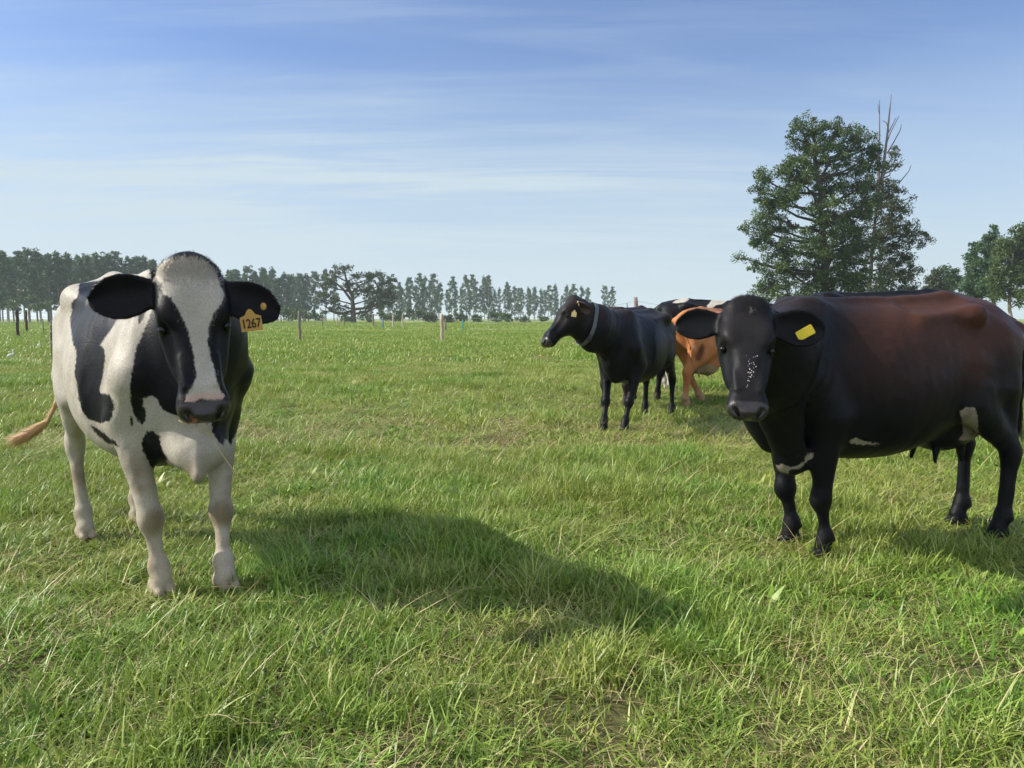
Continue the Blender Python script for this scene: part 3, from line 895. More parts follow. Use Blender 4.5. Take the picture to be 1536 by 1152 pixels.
def head_field(f, O, M, hs, ears):
    """O, M: poll position and rows (muzzle, left, dorsal) in body space; hs: head scale"""
    def P(x, y, z): return O + (np.array([x, y, z]) * hs) @ M
    def e(c, r, k=0.02, op='u', rot=None):
        MM = M if rot is None else rot @ M
        f.ell(P(*c), np.array(r) * hs, MM, k * hs, op)
    f.loft(HEAD, O, M, k=0.05, sm=0.012, sc=hs)
    e((-0.008, 0, -0.004), (0.040, 0.070, 0.026), 0.05)              # poll
    e((0.545, 0, -0.062), (0.016, 0.048, 0.028), 0.02)                # nose pad
    for s in (-1, 1):
        e((0.165, 0.080 * s, -0.012), (0.055, 0.034, 0.026), 0.035)    # brow
        e((0.205, 0.108 * s, -0.048), (0.038, 0.025, 0.028), 0.025)    # lids
        e((0.275, 0.060 * s, -0.100), (0.100, 0.018, 0.016), 0.03)     # cheek bone
        e((0.130, 0.074 * s, -0.135), (0.095, 0.042, 0.065), 0.05)
        e((0.255, 0.062 * s, -0.120), (0.120, 0.040, 0.050), 0.05)     # cheek running to the mouth
        f.cap(P(0.33, 0.070 * s, -0.035), P(0.44, 0.050 * s, -0.030), 0.012 * hs, 0.012 * hs, k=0.03 * hs)     # jaw muscle
        e((0.498, 0.050 * s, -0.072), (0.044, 0.032, 0.034), 0.03)    # upper lip pads
        e((0.290, 0.112 * s, -0.030), (0.080, 0.026, 0.026), 0.06, 'd')  # hollow before the eye
    e((0.470, 0, -0.128), (0.050, 0.045, 0.024), 0.02)                # chin
    for s in (-1, 1):
        f.cap(P(0.400, 0.076 * s, -0.118), P(0.515, 0.064 * s, -0.120), 0.004 * hs, 0.004 * hs, k=0.012 * hs, op='d')
        f.cap(P(0.515, 0.064 * s, -0.120), P(0.556, 0.018 * s, -0.113), 0.005 * hs, 0.004 * hs, k=0.012 * hs, op='d')
        f.cap(P(0.552, 0.030 * s, -0.070), P(0.533, 0.056 * s, -0.050), 0.011 * hs, 0.009 * hs, k=0.014 * hs, op='d')   # nostril
        e((0.212, 0.133 * s, -0.053), (0.023, 0.014, 0.012), 0.005, 'd')   # eye opening
    for s, (d, n, L) in zip((1, -1), ears):
        # ear: leaf-shaped cupped sheet; d direction, n opening, both in the head frame
        d = unit(d); n = unit(np.array(n) - d * (np.array(n) @ d)); b = np.cross(n, d)
        Me = np.stack([d, b, n]) @ M
        Oe = P(0.052, 0.085 * s, -0.060)
        xs = np.array([0, .02, .05, .09, .13, .17, .20, .225, .238]) / 0.238 * L * hs
        wt = table(xs, np.array([.036, .040, .050, .066, .073, .067, .051, .030, .010]) * hs * L / 0.23, 0.004)
        th = table(xs, np.array([.028, .024, .018, .014, .0115, .010, .009, .009, .008]) * hs, 0.004)
        def fn(X, Y, Z, Oe=Oe, Me=Me, xs=xs, wt=wt, th=th):
            a, b_, c = f.frame(Oe, Me, X, Y, Z)
            w_ = np.interp(a, *wt); t_ = np.interp(a, *th)
            cu = np.clip(a / (0.09 * hs), 0, 1)
            c2 = c - 0.034 * hs * np.minimum((b_ / (w_ + 0.012)) ** 2, 1.3) * cu + 0.018 * hs
            g = np.maximum(np.abs(b_) - np.maximum(w_ - t_, 0.0), 0)
            h = np.maximum(a - xs[-1] + 0.012, 0)
            return np.maximum(np.sqrt(g * g + c2 * c2 + h * h) - t_, -a - 0.01)
        tip = Oe + Me[0] * xs[-1]
        f.add(fn, np.minimum(Oe, tip) - 0.08, np.maximum(Oe, tip) + 0.08, 0.018 * hs)
    return P


def cow_field(sp):
    """sp: spec in body space (x forward, y left, z up)"""
    S = sp.get('size', 1.0); LG = sp.get('leg', 1.0); G = S * LG; BN = sp.get('bony', 1.0)
    hp, hM, hs = sp['head_pos'], sp['head_M'], sp['head_scale']
    step, fs = sp['step'], sp['fine']
    tip = hp + hM[0] * 0.56 * hs
    lo = np.minimum(np.array([-1.02 * S, -0.46 * S, -0.02]), np.minimum(hp, tip) - 0.30)
    hi = np.maximum(np.array([0.95 * S, 0.46 * S, 1.50 * S]), np.maximum(hp, tip) + 0.30)
    for p in sp['tail']: lo = np.minimum(lo, np.array(p) - 0.06); hi = np.maximum(hi, np.array(p) + 0.06)
    c0 = np.minimum(hp, tip) - 0.20; c1 = np.maximum(hp, tip) + 0.20
    xs = axis(lo[0], hi[0], step, (c0[0], c1[0]), fs); ys = axis(lo[1], hi[1], step, (c0[1], c1[1]), fs); zs = axis(lo[2], hi[2], step, (c0[2], c1[2]), fs)
    f = Field(xs, ys, zs)
    tor = np.array(TORSO); tor[:, :5] *= S
    if 'belly' in sp: tor[:, 2] -= sp['belly'] * np.exp(-((tor[:, 0] / S - 0.0) / 0.4) ** 2)
    if 'width' in sp: tor[:, 3] *= sp['width']
    f.loft(tor, k=0.02, sm=0.035)
    V3 = lambda *a: np.array(a, float) * S
    ctr = 0.0
    # spine, hooks, pins, hollows
    f.cap(V3(-0.80, 0, 1.335), V3(-0.44, 0, 1.385), 0.03 * S, 0.035 * S, k=0.06)
    f.cap(V3(-0.44, 0, 1.385), V3(0.45, 0, 1.362), 0.03 * S, 0.022 * S, k=0.06)
    for s in (-1, 1):
        f.ell(V3(-0.455, (0.225 if BN >= 0.8 else 0.185) * s, 1.30 if BN >= 0.8 else 1.285), V3(0.07, 0.045, 0.05) * (1.0 if BN <= 1 else 0.72), k=0.11)
        f.ell(V3(-0.865, 0.115 * s, 1.215), V3(0.05, 0.045, 0.05), k=0.06)
        f.cap(V3(-0.455, 0.195 * s, 1.305), V3(-0.10, 0.185 * s, 1.265), 0.016 * S, 0.010 * S, k=0.09)
        if BN > 1: f.cap(V3(-0.42, 0.115 * s, 1.405), V3(-0.10, 0.115 * s, 1.375), 0.026 * S, 0.020 * S, k=0.08, op='d')
        if 0.8 < BN <= 1: f.ell(V3(-0.30, 0.335 * s, 1.19), V3(0.11, 0.040, 0.060) * BN, k=0.12, op='d')
        if BN > 0.8: f.ell(V3(-0.68, 0.26 * s, 1.23), V3(0.12, 0.035, 0.06) * BN, k=0.09, op='d')
        f.cap(V3(0.50, 0.10 * s, 1.33), V3(0.66, 0.195 * s, 0.97), 0.05 * S, 0.07 * S, 0.11 * S, 0.09 * S, k=0.09)
        f.ell(V3(0.38, 0.325 * s, 1.00), V3(0.06, 0.02, 0.22), k=0.12, op='d')
        f.cap(V3(0.62, 0.20 * s, 0.96), V3(0.47, 0.205 * s, 0.76), 0.075 * S, 0.07 * S, 0.105 * S, 0.09 * S, k=0.07)
        # thigh, rump
        f.cap(V3(-0.66, 0.155 * s, 1.17), V3(-0.60, 0.195 * s, 0.90), 0.095 * S, 0.085 * S, 0.19 * S, 0.19 * S, k=0.08)
        f.cap(V3(-0.45, 0.215 * s, 1.02), V3(-0.42, 0.225 * s, 0.80), 0.05 * S, 0.06 * S, 0.10 * S, 0.085 * S, k=0.08)
    # legs
    for s, kf, kh in ((1, 'LF', 'LH'), (-1, 'RF', 'RH')):
        for key, hind in ((kf, 0), (kh, 1)):
            hf = np.array(sp['feet'][key], float)            # hoof centre on the ground
            if not hind:
                E = V3(0.49, 0.195 * s, 0.76)
                kn = np.array([0.54 * S, 0.165 * s * S, 0.325 * S]); ft = np.array([0.55 * S, 0.165 * s * S, 0.125 * S])
                base = np.array([0.575 * S, 0.165 * s * S])
                dx = hf[:2] - base
                kn[:2] += 0.55 * dx; ft[:2] += 0.95 * dx
                kn += sp.get('knee', {}).get(key, np.zeros(3))
                sp.setdefault('knees', {})[key] = kn
                kn[2] += hf[2]; ft[2] += hf[2]
                f.cap(E, kn, 0.070 * G, 0.045 * G, 0.095 * G, 0.050 * G, k=0.06)
                f.ell(kn + V3(0.008, 0, 0.0), LG * V3(0.054, 0.051, 0.066), k=0.025)
                f.ell(kn + V3(0.035, 0, -0.01), LG * V3(0.018, 0.030, 0.040), k=0.02)
                f.cap(kn, ft, 0.034 * G, 0.029 * G, 0.037 * G, 0.031 * G, k=0.03)
                f.ell(ft, LG * V3(0.041, 0.040, 0.045), k=0.03)
            else:
                E = V3(-0.47, 0.22 * s, 0.82)
                hk = np.array([-0.79 * S, 0.175 * s * S, 0.465 * S]); ft = np.array([-0.735 * S, 0.175 * s * S, 0.14 * S])
                base = np.array([-0.69 * S, 0.175 * s * S])
                dx = hf[:2] - base
                hk[:2] += 0.6 * dx; ft[:2] += 0.95 * dx
                hk += sp.get('knee', {}).get(key, np.zeros(3))
                hk[2] += hf[2]; ft[2] += hf[2]
                f.cap(E, hk + V3(0.03, 0, 0.06), 0.075 * G, 0.040 * G, 0.115 * G, 0.055 * G, k=0.07)
                f.cap(V3(-0.72, 0.17 * s, 0.90), hk + V3(-0.015, 0, 0.03), 0.065 * G, 0.022 * G, 0.09 * G, 0.026 * G, k=0.07)
                f.ell(hk + V3(0.012, 0, 0.015), LG * V3(0.056, 0.042, 0.068), k=0.035)
                f.ell(hk + V3(-0.035, 0, 0.045), LG * V3(0.024, 0.022, 0.035), k=0.03)
                f.cap(hk + V3(0.012, 0, -0.02), ft, 0.036 * G, 0.033 * G, 0.045 * G, 0.036 * G, k=0.03)
                f.ell(ft, LG * V3(0.044, 0.042, 0.046), k=0.03)
            hd = unit(np.array([1.0, 0.12 * s, 0]))
            hc = np.array([hf[0], hf[1], hf[2] + 0.05 * S])
            f.cap(ft, hc + V3(0.0, 0, 0.02), 0.033 * G, 0.042 * G, 0.033 * G, 0.042 * G, k=0.03)
            for t in (-1, 1):                                   # two claws
                f.cap(hc + V3(-0.03, 0.024 * t, 0.0), hc + V3(0.045, 0.022 * t, -0.022), 0.026 * G, 0.021 * G, 0.040 * G, 0.020 * G, k=0.008)
                f.ell(ft + V3(-0.042, 0.02 * t, -0.02), LG * V3(0.014, 0.012, 0.016), k=0.012)
    # brisket and dewlap
    bz = sp.get('dewlap', 0.50)
    f.cap(V3(0.77, 0, 0.86), V3(0.66, 0, bz + 0.10), 0.075 * S, 0.05 * S, 0.09 * S, 0.08 * S, k=0.10)
    # neck
    f.chain([(np.array(p, float), w_, h_) for p, w_, h_ in sp['neck']], k=0.08, side=sp.get('neck_side', (0, 1, 0)))
    for c_, r_ in sp.get('lumps', []): f.ell(c_, r_, k=0.07)
    if 'dew_fold' in sp:
        for a, b, ra, rb in sp['dew_fold']:
            f.cap(a, b, ra[0], rb[0], ra[1], rb[1], side=sp.get('neck_side', (0, 1, 0)), k=0.06)
    P = head_field(f, hp, hM, hs, sp['ears'])
    # tail
    tl = [np.array(p, float) for p in sp['tail']]
    rr = np.linspace(0.036, 0.016, len(tl)) * S * sp.get('tail_r', 1.0)
    for i in range(len(tl) - 1): f.cap(tl[i], tl[i + 1], rr[i], rr[i + 1], k=0.02)
    if sp.get('udder'):
        uz, ur = sp['udder']
        f.ell(V3(-0.45, 0, uz), V3(0.19, 0.145, ur), k=0.05)
        f.ell(V3(-0.60, 0, uz + 0.04), V3(0.13, 0.13, ur), k=0.05)
        for tx in (-0.36, -0.55):
            for ty in (-0.075, 0.075):
                f.cap(V3(tx, ty, uz - ur * 0.75), V3(tx + 0.01, ty * 1.15, uz - ur - 0.05), 0.020 * S, 0.013 * S, k=0.02)
    return f, P
# ---------------------------------------------------------------- the herd
class Body:
    """where a cow stands: origin between its feet, yaw of its spine"""
    def __init__(s, loc, yaw):
        s.loc = np.array([loc[0], loc[1], float(ground_z(loc[0], loc[1]))]); s.yaw = yaw
        c, n = math.cos(yaw), math.sin(yaw)
        s.Rm = np.array([[c, n, 0], [-n, c, 0], [0, 0, 1.0]])          # world -> body rows
    def L(s, p): return s.Rm @ (np.asarray(p, float) - s.loc)
    def D(s, v): return s.Rm @ np.asarray(v, float)
    def W(s, p): return np.asarray(p, float) @ s.Rm + s.loc


def foot(b, u, v, Y):
    """hoof centre where the photograph shows the hoof"""
    p = at(u, v, Y); x, y = p[0], p[1]
    q = b.L([x, y, 0]); q[2] = float(ground_z(x, y)) - b.loc[2]
    return q


def head_pose(b, poll, muz, normal, scale_len=0.56):
    d = unit(np.asarray(muz) - np.asarray(poll))
    n = np.asarray(normal, float); n = unit(n - d * (n @ d))
    M = np.stack([b.D(d), b.D(np.cross(n, d)), b.D(n)])
    hs = np.linalg.norm(np.asarray(muz) - np.asarray(poll)) / scale_len
    return b.L(poll), M, hs


def dist_poly(P, poly):
    """signed distance to polygon, positive inside. P (n,2)"""
    poly = np.asarray(poly, float); P = np.asarray(P, float)
    d = np.full(len(P), 1e9); ins = np.zeros(len(P), bool)
    for i in range(len(poly)):
        a, b = poly[i], poly[(i + 1) % len(poly)]
        e = b - a; w_ = P - a
        t = np.clip((w_ @ e) / (e @ e + 1e-12), 0, 1)
        d = np.minimum(d, np.linalg.norm(w_ - t[:, None] * e, axis=1))
        c = (a[1] > P[:, 1]) != (b[1] > P[:, 1])
        xi = a[0] + (P[:, 1] - a[1]) * (b[0] - a[0]) / (b[1] - a[1] + 1e-12)
        ins ^= c & (P[:, 0] < xi)
    return np.where(ins, d, -d)


def coat_material(name, rough=0.42, spec=0.12, edge=0.010, fur=1.0):
    """two coat colours carried by the mesh; `patch` (metres from the patch edge) picks between them with a furry edge"""
    m, n, out = mat(name)
    pa = n('ShaderNodeAttribute', attribute_name='patch')
    ca = n('ShaderNodeAttribute', attribute_name='col_a')
    cb = n('ShaderNodeAttribute', attribute_name='col_b')
    wet = n('ShaderNodeAttribute', attribute_name='wet')
    tc = n('ShaderNodeTexCoord')
    nz = n('ShaderNodeTexNoise', {'Vector': tc.outputs['Object'], 'Scale': 60.0, 'Detail': 4.0, 'Roughness': 0.6})
    nw = n('ShaderNodeTexNoise', {'Vector': tc.outputs['Object'], 'Scale': 9.0, 'Detail': 2.0})
    st = n('ShaderNodeMapping', {0: tc.outputs['Object'], 'Scale': (55, 260, 130)})
    hair = n('ShaderNodeTexNoise', {'Vector': st.outputs[0], 'Scale': 1.0, 'Detail': 3.0, 'Roughness': 0.65})
    e = n.math('MULTIPLY_ADD', n.math('SUBTRACT', nz.outputs[0], 0.5), edge * 2.4, pa.outputs['Fac'])
    e = n.math('MULTIPLY_ADD', n.math('SUBTRACT', nw.outputs[0], 0.5), edge * 2.0, e)
    f = n('ShaderNodeMapRange', {0: e, 1: -0.0035, 2: 0.0035, 3: 0.0, 4: 1.0})
    c = n.mix(f.outputs[0], cb.outputs['Color'], ca.outputs['Color'])
    hv = n('ShaderNodeMapRange', {0: hair.outputs[0], 1: 0.25, 2: 0.75, 3: 0.72, 4: 1.22})
    dv = n('ShaderNodeMapRange', {0: nw.outputs[0], 1: 0.3, 2: 0.7, 3: 0.90, 4: 1.08})
    vv = n.math('MULTIPLY', hv.outputs[0], dv.outputs[0])
    cmb = n('ShaderNodeCombineXYZ', {0: vv, 1: vv, 2: vv})
    c = n.mix(1.0, c, cmb.outputs[0], 'MULTIPLY')
    ro = n('ShaderNodeMapRange', {0: wet.outputs['Fac'], 1: 0.0, 2: 1.0, 3: rough, 4: 0.27})
    sp_ = n('ShaderNodeMapRange', {0: wet.outputs['Fac'], 1: 0.0, 2: 1.0, 3: spec, 4: 0.55})
    bs = n('ShaderNodeBsdfPrincipled', {'Base Color': c, 'Roughness': ro.outputs[0], 'Specular IOR Level': sp_.outputs[0],
                                        'Sheen Weight': 0.0})
    bh = n.math('MULTIPLY_ADD', nz.outputs[0], 0.5, hair.outputs[0])
    bp = n('ShaderNodeBump', {'Height': bh, 'Strength': 0.45 * fur, 'Distance': 0.004})
    n.t.links.new(bp.outputs[0], bs.inputs['Normal'])
    n.t.links.new(bs.outputs[0], out.inputs[0])
    return m


COAT = coat_material('short_coat')
EYE = simple('cow_eye', (0.006, 0.004, 0.003), 0.10, 0.1, 30, spec=0.35)
TAGY = simple('yellow_tag_plastic', (0.86, 0.66, 0.06), 0.42, 0.08, 40)
TAGO = simple('amber_tag_plastic', (0.52, 0.31, 0.085), 0.45, 0.08, 40)
TAGW = simple('faded_tag_plastic', (0.72, 0.55, 0.25), 0.5, 0.1, 40)
INK = simple('tag_ink', (0.02, 0.018, 0.016), 0.6, 0.1)


def sphere_mesh(name, r, nu=20, nv=12, sc3=(1, 1, 1)):
    V, F = [], []
    for j in range(nv + 1):
        t = math.pi * j / nv
        for i in range(nu):
            p = 2 * math.pi * i / nu
            V.append((r * math.sin(t) * math.cos(p) * sc3[0], r * math.sin(t) * math.sin(p) * sc3[1], r * math.cos(t) * sc3[2]))
    for j in range(nv):
        for i in range(nu):
            k = (i + 1) % nu
            F.append((j * nu + i, (j + 1) * nu + i, (j + 1) * nu + k, j * nu + k))
    return mesh_np(name, V, F, True)


def hair_mesh(name, root, dirn, nrm, length, width, cols, curl=0.25, seg=2, seed=1):
    """flat tapering hairs: root (n,3), dirn flow, nrm surface normal, per hair length & colour"""
    n = len(root); r = np.random.default_rng(seed)
    side = np.cross(dirn, nrm); side /= np.linalg.norm(side, axis=1)[:, None] + 1e-9
    length = np.broadcast_to(length, (n,)); width = np.broadcast_to(width, (n,))
    Vs = []
    bend = r.normal(0, curl, (n, 1)) * side
    for k in range(seg + 1):
        t = k / seg
        c = root + (dirn * t + bend * t * t) * length[:, None]
        wd = (width * (1 - t) ** 0.7)[:, None]
        if k < seg:
            Vs += [c - side * wd / 2, c + side * wd / 2]
        else: Vs += [c, c]
    V = np.stack(Vs, 1).reshape(-1, 3)
    m = 2 * (seg + 1)
    base = (np.arange(n) * m)[:, None]
    F = np.concatenate([base + np.array([[2 * k, 2 * k + 1, 2 * k + 3, 2 * k + 2]]) for k in range(seg)], 0)
    me = mesh_np(name, V, F, True)
    attr(me, 'hcol', np.repeat(cols, m, 0), 'FLOAT_COLOR')
    attr(me, 'hn', np.repeat(nrm, m, 0), 'FLOAT_VECTOR')
    return me


def hair_material(name, rough=0.38, trans=0.06):
    m, n, out = mat(name)
    a = n('ShaderNodeAttribute', attribute_name='hcol')
    b = n('ShaderNodeBsdfPrincipled', {'Base Color': a.outputs['Color'], 'Roughness': rough, 'Specular IOR Level': 0.18})
    hn = n('ShaderNodeAttribute', attribute_name='hn')
    vt = n('ShaderNodeVectorTransform', {0: hn.outputs['Vector']}, vector_type='NORMAL', convert_from='OBJECT', convert_to='WORLD')
    n.t.links.new(vt.outputs[0], b.inputs['Normal'])
    t = n('ShaderNodeBsdfTranslucent', {0: a.outputs['Color']})
    mx = n('ShaderNodeMixShader', {0: trans, 1: b.outputs[0], 2: t.outputs[0]})
    n.t.links.new(mx.outputs[0], out.inputs[0])
    return m


HAIR = hair_material('coat_hair')


def coat_hair(cow, V, Q, Nn, flow, A, n, length, width, mask, seed=3, spread=0.35, lift=0.22, name='coat_hair', seg=1, lo=0.55, hi=1.2):
    """short lying hair grown from the skin; A dict(patch,col_a,col_b)"""
    r = np.random.default_rng(seed)
    c = V[Q].mean(1)
    area = np.linalg.norm(np.cross(V[Q[:, 2]] - V[Q[:, 0]], V[Q[:, 3]] - V[Q[:, 1]]), axis=1) * 0.5
    wgt = area * mask(c)
    if wgt.sum() <= 0: return None
    k = r.choice(len(Q), n, p=wgt / wgt.sum())
    u = r.random((n, 4)) ** 1.0; u /= u.sum(1)[:, None]
    root = (V[Q[k]] * u[:, :, None]).sum(1); nn = (Nn[Q[k]] * u[:, :, None]).sum(1); nn /= np.linalg.norm(nn, axis=1)[:, None] + 1e-9
    pt = (A['patch'][Q[k]] * u).sum(1)
    ed = 0.010 * r.normal(0, 1, n) * 0.6 + 0.012 * vnoise(root[:, 0] * 9 + root[:, 1] * 5, root[:, 2] * 9, 1, 4, 2)
    ca = A['col_a'][Q[k, 0]]; cb = A['col_b'][Q[k, 0]]
    col = np.where((pt + ed * 0.9 > 0)[:, None], ca, cb)
    col = col * r.uniform(lo, hi, (n, 1))
    fl = flow(root); fl = fl + r.normal(0, spread, (n, 3))
    fl = fl - nn * (fl * nn).sum(1)[:, None]; fl /= np.linalg.norm(fl, axis=1)[:, None] + 1e-9
    d = fl + nn * (lift * r.uniform(0.4, 1.6, (n, 1))); d /= np.linalg.norm(d, axis=1)[:, None]
    L = (length(root) if callable(length) else length) * r.uniform(0.6, 1.25, n)
    me = hair_mesh(name, root - nn * 0.001, d, nn, L, width, col, seg=seg, seed=seed)
    return link(name, me, HAIR, cow)


def make_cow(name, label, b, sp, coat, group='dairy cows standing in the paddock'):
    root = empty(name, tuple(b.loc), b.yaw)
    tag(root, label, 'cow', group)
    f, P = cow_field(sp)
    V, Q = f.mesh()
    Nn = normals(V, Q)
    # muscle, ribs, loose skin
    S_ = sp.get('size', 1.0); h0 = (V - sp['head_pos']) @ sp['head_M'].T / sp['head_scale']
    onhead = sst(np.linalg.norm(h0 - np.array([0.25, 0, -0.08]), axis=1), 0.55, 0.30)
    seed_ = int(abs(b.loc[0]) * 100)
    rough = vnoise(V[:, 0] * 5 + V[:, 1] * 2.3, V[:, 2] * 5 - V[:, 1] * 3.1, 1.0, seed_, 3) * 0.0045
    rough += vnoise(V[:, 0] * 16 + V[:, 1] * 9, V[:, 2] * 14 - V[:, 1] * 11, 1.0, seed_ + 1, 2) * 0.0014
    ribs = np.cos(V[:, 0] / S_ * 2 * math.pi / 0.072 + V[:, 2] * 5) * sst(V[:, 0], -0.42, -0.25) * sst(V[:, 0], 0.34, 0.22) * sst(V[:, 2], 0.60, 0.78) * sst(V[:, 2], 1.26, 1.10) * sst(np.abs(V[:, 1]), 0.12, 0.2)
    tn = unit(sp['head_pos'] - np.array([0.5, 0, 1.05]))
    t_ = (V - np.array([0.5, 0, 1.05])) @ tn
    fold = np.cos((t_ + 0.06 * vnoise(V[:, 1] * 4, V[:, 2] * 4, 1, 3, 2)) * 2 * math.pi / 0.085) * sst(t_, 0.05, 0.2) * (1 - onhead) * sst(V[:, 2], 0.6, 0.8)
    V = V + Nn * (rough * (1 - 0.75 * onhead) + 0.0007 * ribs + 0.0018 * fold)[:, None]
    Nn = normals(V, Q)
    hx = (V - sp['head_pos']) @ sp['head_M'].T / sp['head_scale']            # head coordinates of every vertex
    A = coat(V, Nn, hx)
    me = mesh_np('body', V, Q, True)
    attr(me, 'patch', A['patch']); attr(me, 'col_a', A['col_a'], 'FLOAT_COLOR'); attr(me, 'col_b', A['col_b'], 'FLOAT_COLOR'); attr(me, 'wet', A['wet'])
    link('body', me, COAT, root)
    if sp.get('eyes', True):
        for s in (-1, 1):
            e = link('eye', sphere_mesh('eye', 0.0165 * sp['head_scale']), EYE, root)
            e.location = P(0.212, 0.1075 * s, -0.054)
    return root, V, Q, Nn, A, P


def full(n, c): return np.tile(np.array(c, np.float32), (n, 1))


def lerp(a, b, t): return a + (np.asarray(b, np.float32) - a) * t[:, None]


def sst(x, a, b):
    t = np.clip((x - a) / (b - a), 0, 1); return t * t * (3 - 2 * t)


def ear_mask(hx):
    return sst(np.abs(hx[:, 1]), 0.135, 0.165) * (hx[:, 0] > -0.2) * (hx[:, 0] < 0.32) * (hx[:, 2] > -0.30)


def face_to(b, V, Nn):
    """how far a vertex turns to the side the markings were noted from"""
    e = b.L([0, 0, CAM_H]); d = e - V; d /= np.linalg.norm(d, axis=1)[:, None]
    return sst((d * Nn).sum(1), -0.30, -0.02)


def noted(b, V, polys):
    """signed distance in metres (positive inside any) to markings noted by bearing from the viewpoint"""
    W = b.W(V); z = W[:, 2] - CAM_H
    D = W[:, 1] * CT - z * ST
    uv = np.stack([768 + FPX * W[:, 0] / D, 576 - FPX * (W[:, 1] * ST + z * CT) / D], 1)
    d = np.full(len(V), -1e3)
    for p in polys: d = np.maximum(d, dist_poly(uv, p))
    return d * D / FPX


def zoomed(x0, y0, s, pts): return [(x0 + x / s, y0 + y / s) for x, y in pts]


def common_coat(V, Nn, hx, base_a, base_b, patch, S):
    n = len(V)
    ca = full(n, base_a) if np.ndim(base_a) == 1 else base_a
    cb = full(n, base_b) if np.ndim(base_b) == 1 else base_b
    hd = (np.abs(hx[:, 1]) < 0.13) & (hx[:, 0] > 0.30) & (hx[:, 2] < 0.03) & (hx[:, 2] > -0.2)
    nose = sst(hx[:, 0] + 0.10 * (hx[:, 2] + 0.06), 0.497, 0.512) * hd
    wet = nose * 1.0
    dark = np.array([0.022, 0.019, 0.019])
    ca = lerp(ca, dark, nose); cb = lerp(cb, dark, nose)
    return dict(patch=patch.astype(np.float32), col_a=ca, col_b=cb, wet=wet)
BLACK = (0.0060, 0.0065, 0.0085)
WHITE = (0.43, 0.405, 0.35)
BROWN = (0.060, 0.0255, 0.016)

# ---- 1: black and white cow looking straight at the camera
b1 = Body((-1.90, 3.93), R(-49.5))
S1 = 1.06
poll1, muz1 = at(283, 404, 3.00), at(308, 622, 2.80)
hp, hM, hs = head_pose(b1, poll1, muz1, (0.40 + 0.0, -0.92, 0.10))
CREAM = np.array([0.40, 0.33, 0.22]); TAN = np.array([0.34, 0.22, 0.11]); HORNC = np.array([0.30, 0.24, 0.17])
Z1 = lambda *p: zoomed(0, 360, 2.058, p)
Z2 = lambda *p: zoomed(120, 370, 3.84, p)
TORSO1 = [
    Z1((245, 130), (240, 175), (222, 195), (216, 250), (225, 310), (236, 360), (231, 420), (240, 480), (254, 528), (272, 552), (300, 562), (318, 568), (345, 556), (352, 510), (338, 476), (310, 472), (308, 462), (320, 420), (326, 360), (322, 335), (312, 325), (330, 290), (360, 250), (420, 225), (440, 120)),
    Z1((282, 572), (300, 580), (330, 602), (356, 622), (370, 640), (330, 626), (300, 602)),
    Z1((462, 245), (440, 290), (420, 330), (410, 400), (402, 450), (404, 500), (410, 535), (436, 570), (448, 560), (450, 530), (440, 505), (444, 490), (468, 482), (482, 492), (498, 520), (520, 534), (560, 548), (600, 562), (652, 566), (654, 592), (668, 618), (690, 638), (700, 612), (712, 632), (722, 610), (748, 575), (770, 520), (800, 440), (810, 330), (800, -40), (430, -40), (470, 130)),
    Z1((446, 605), (455, 588), (476, 588), (495, 605), (500, 650), (518, 672), (512, 716), (490, 722), (464, 695), (444, 655), (438, 630)),
    Z1((424, 222), (450, 218), (446, 236), (428, 258)),
    Z1((402, 545), (410, 548), (411, 575), (404, 575))]
BLAZE1 = [Z2((425, 165), (440, 130), (470, 105), (520, 85), (600, 62), (680, 66), (730, 90), (770, 130), (798, 185), (832, 270), (818, 330), (782, 380), (758, 430), (742, 480), (735, 560), (750, 640), (776, 720), (797, 790), (836, 862), (822, 886), (760, 888), (690, 872), (660, 900), (604, 892), (610, 860), (650, 800), (668, 740), (656, 640), (642, 560), (625, 480), (590, 410), (555, 340), (522, 290), (480, 275), (458, 205)),
          Z2((425, 685), (440, 690), (480, 745), (520, 806), (516, 818), (500, 812), (456, 745))]


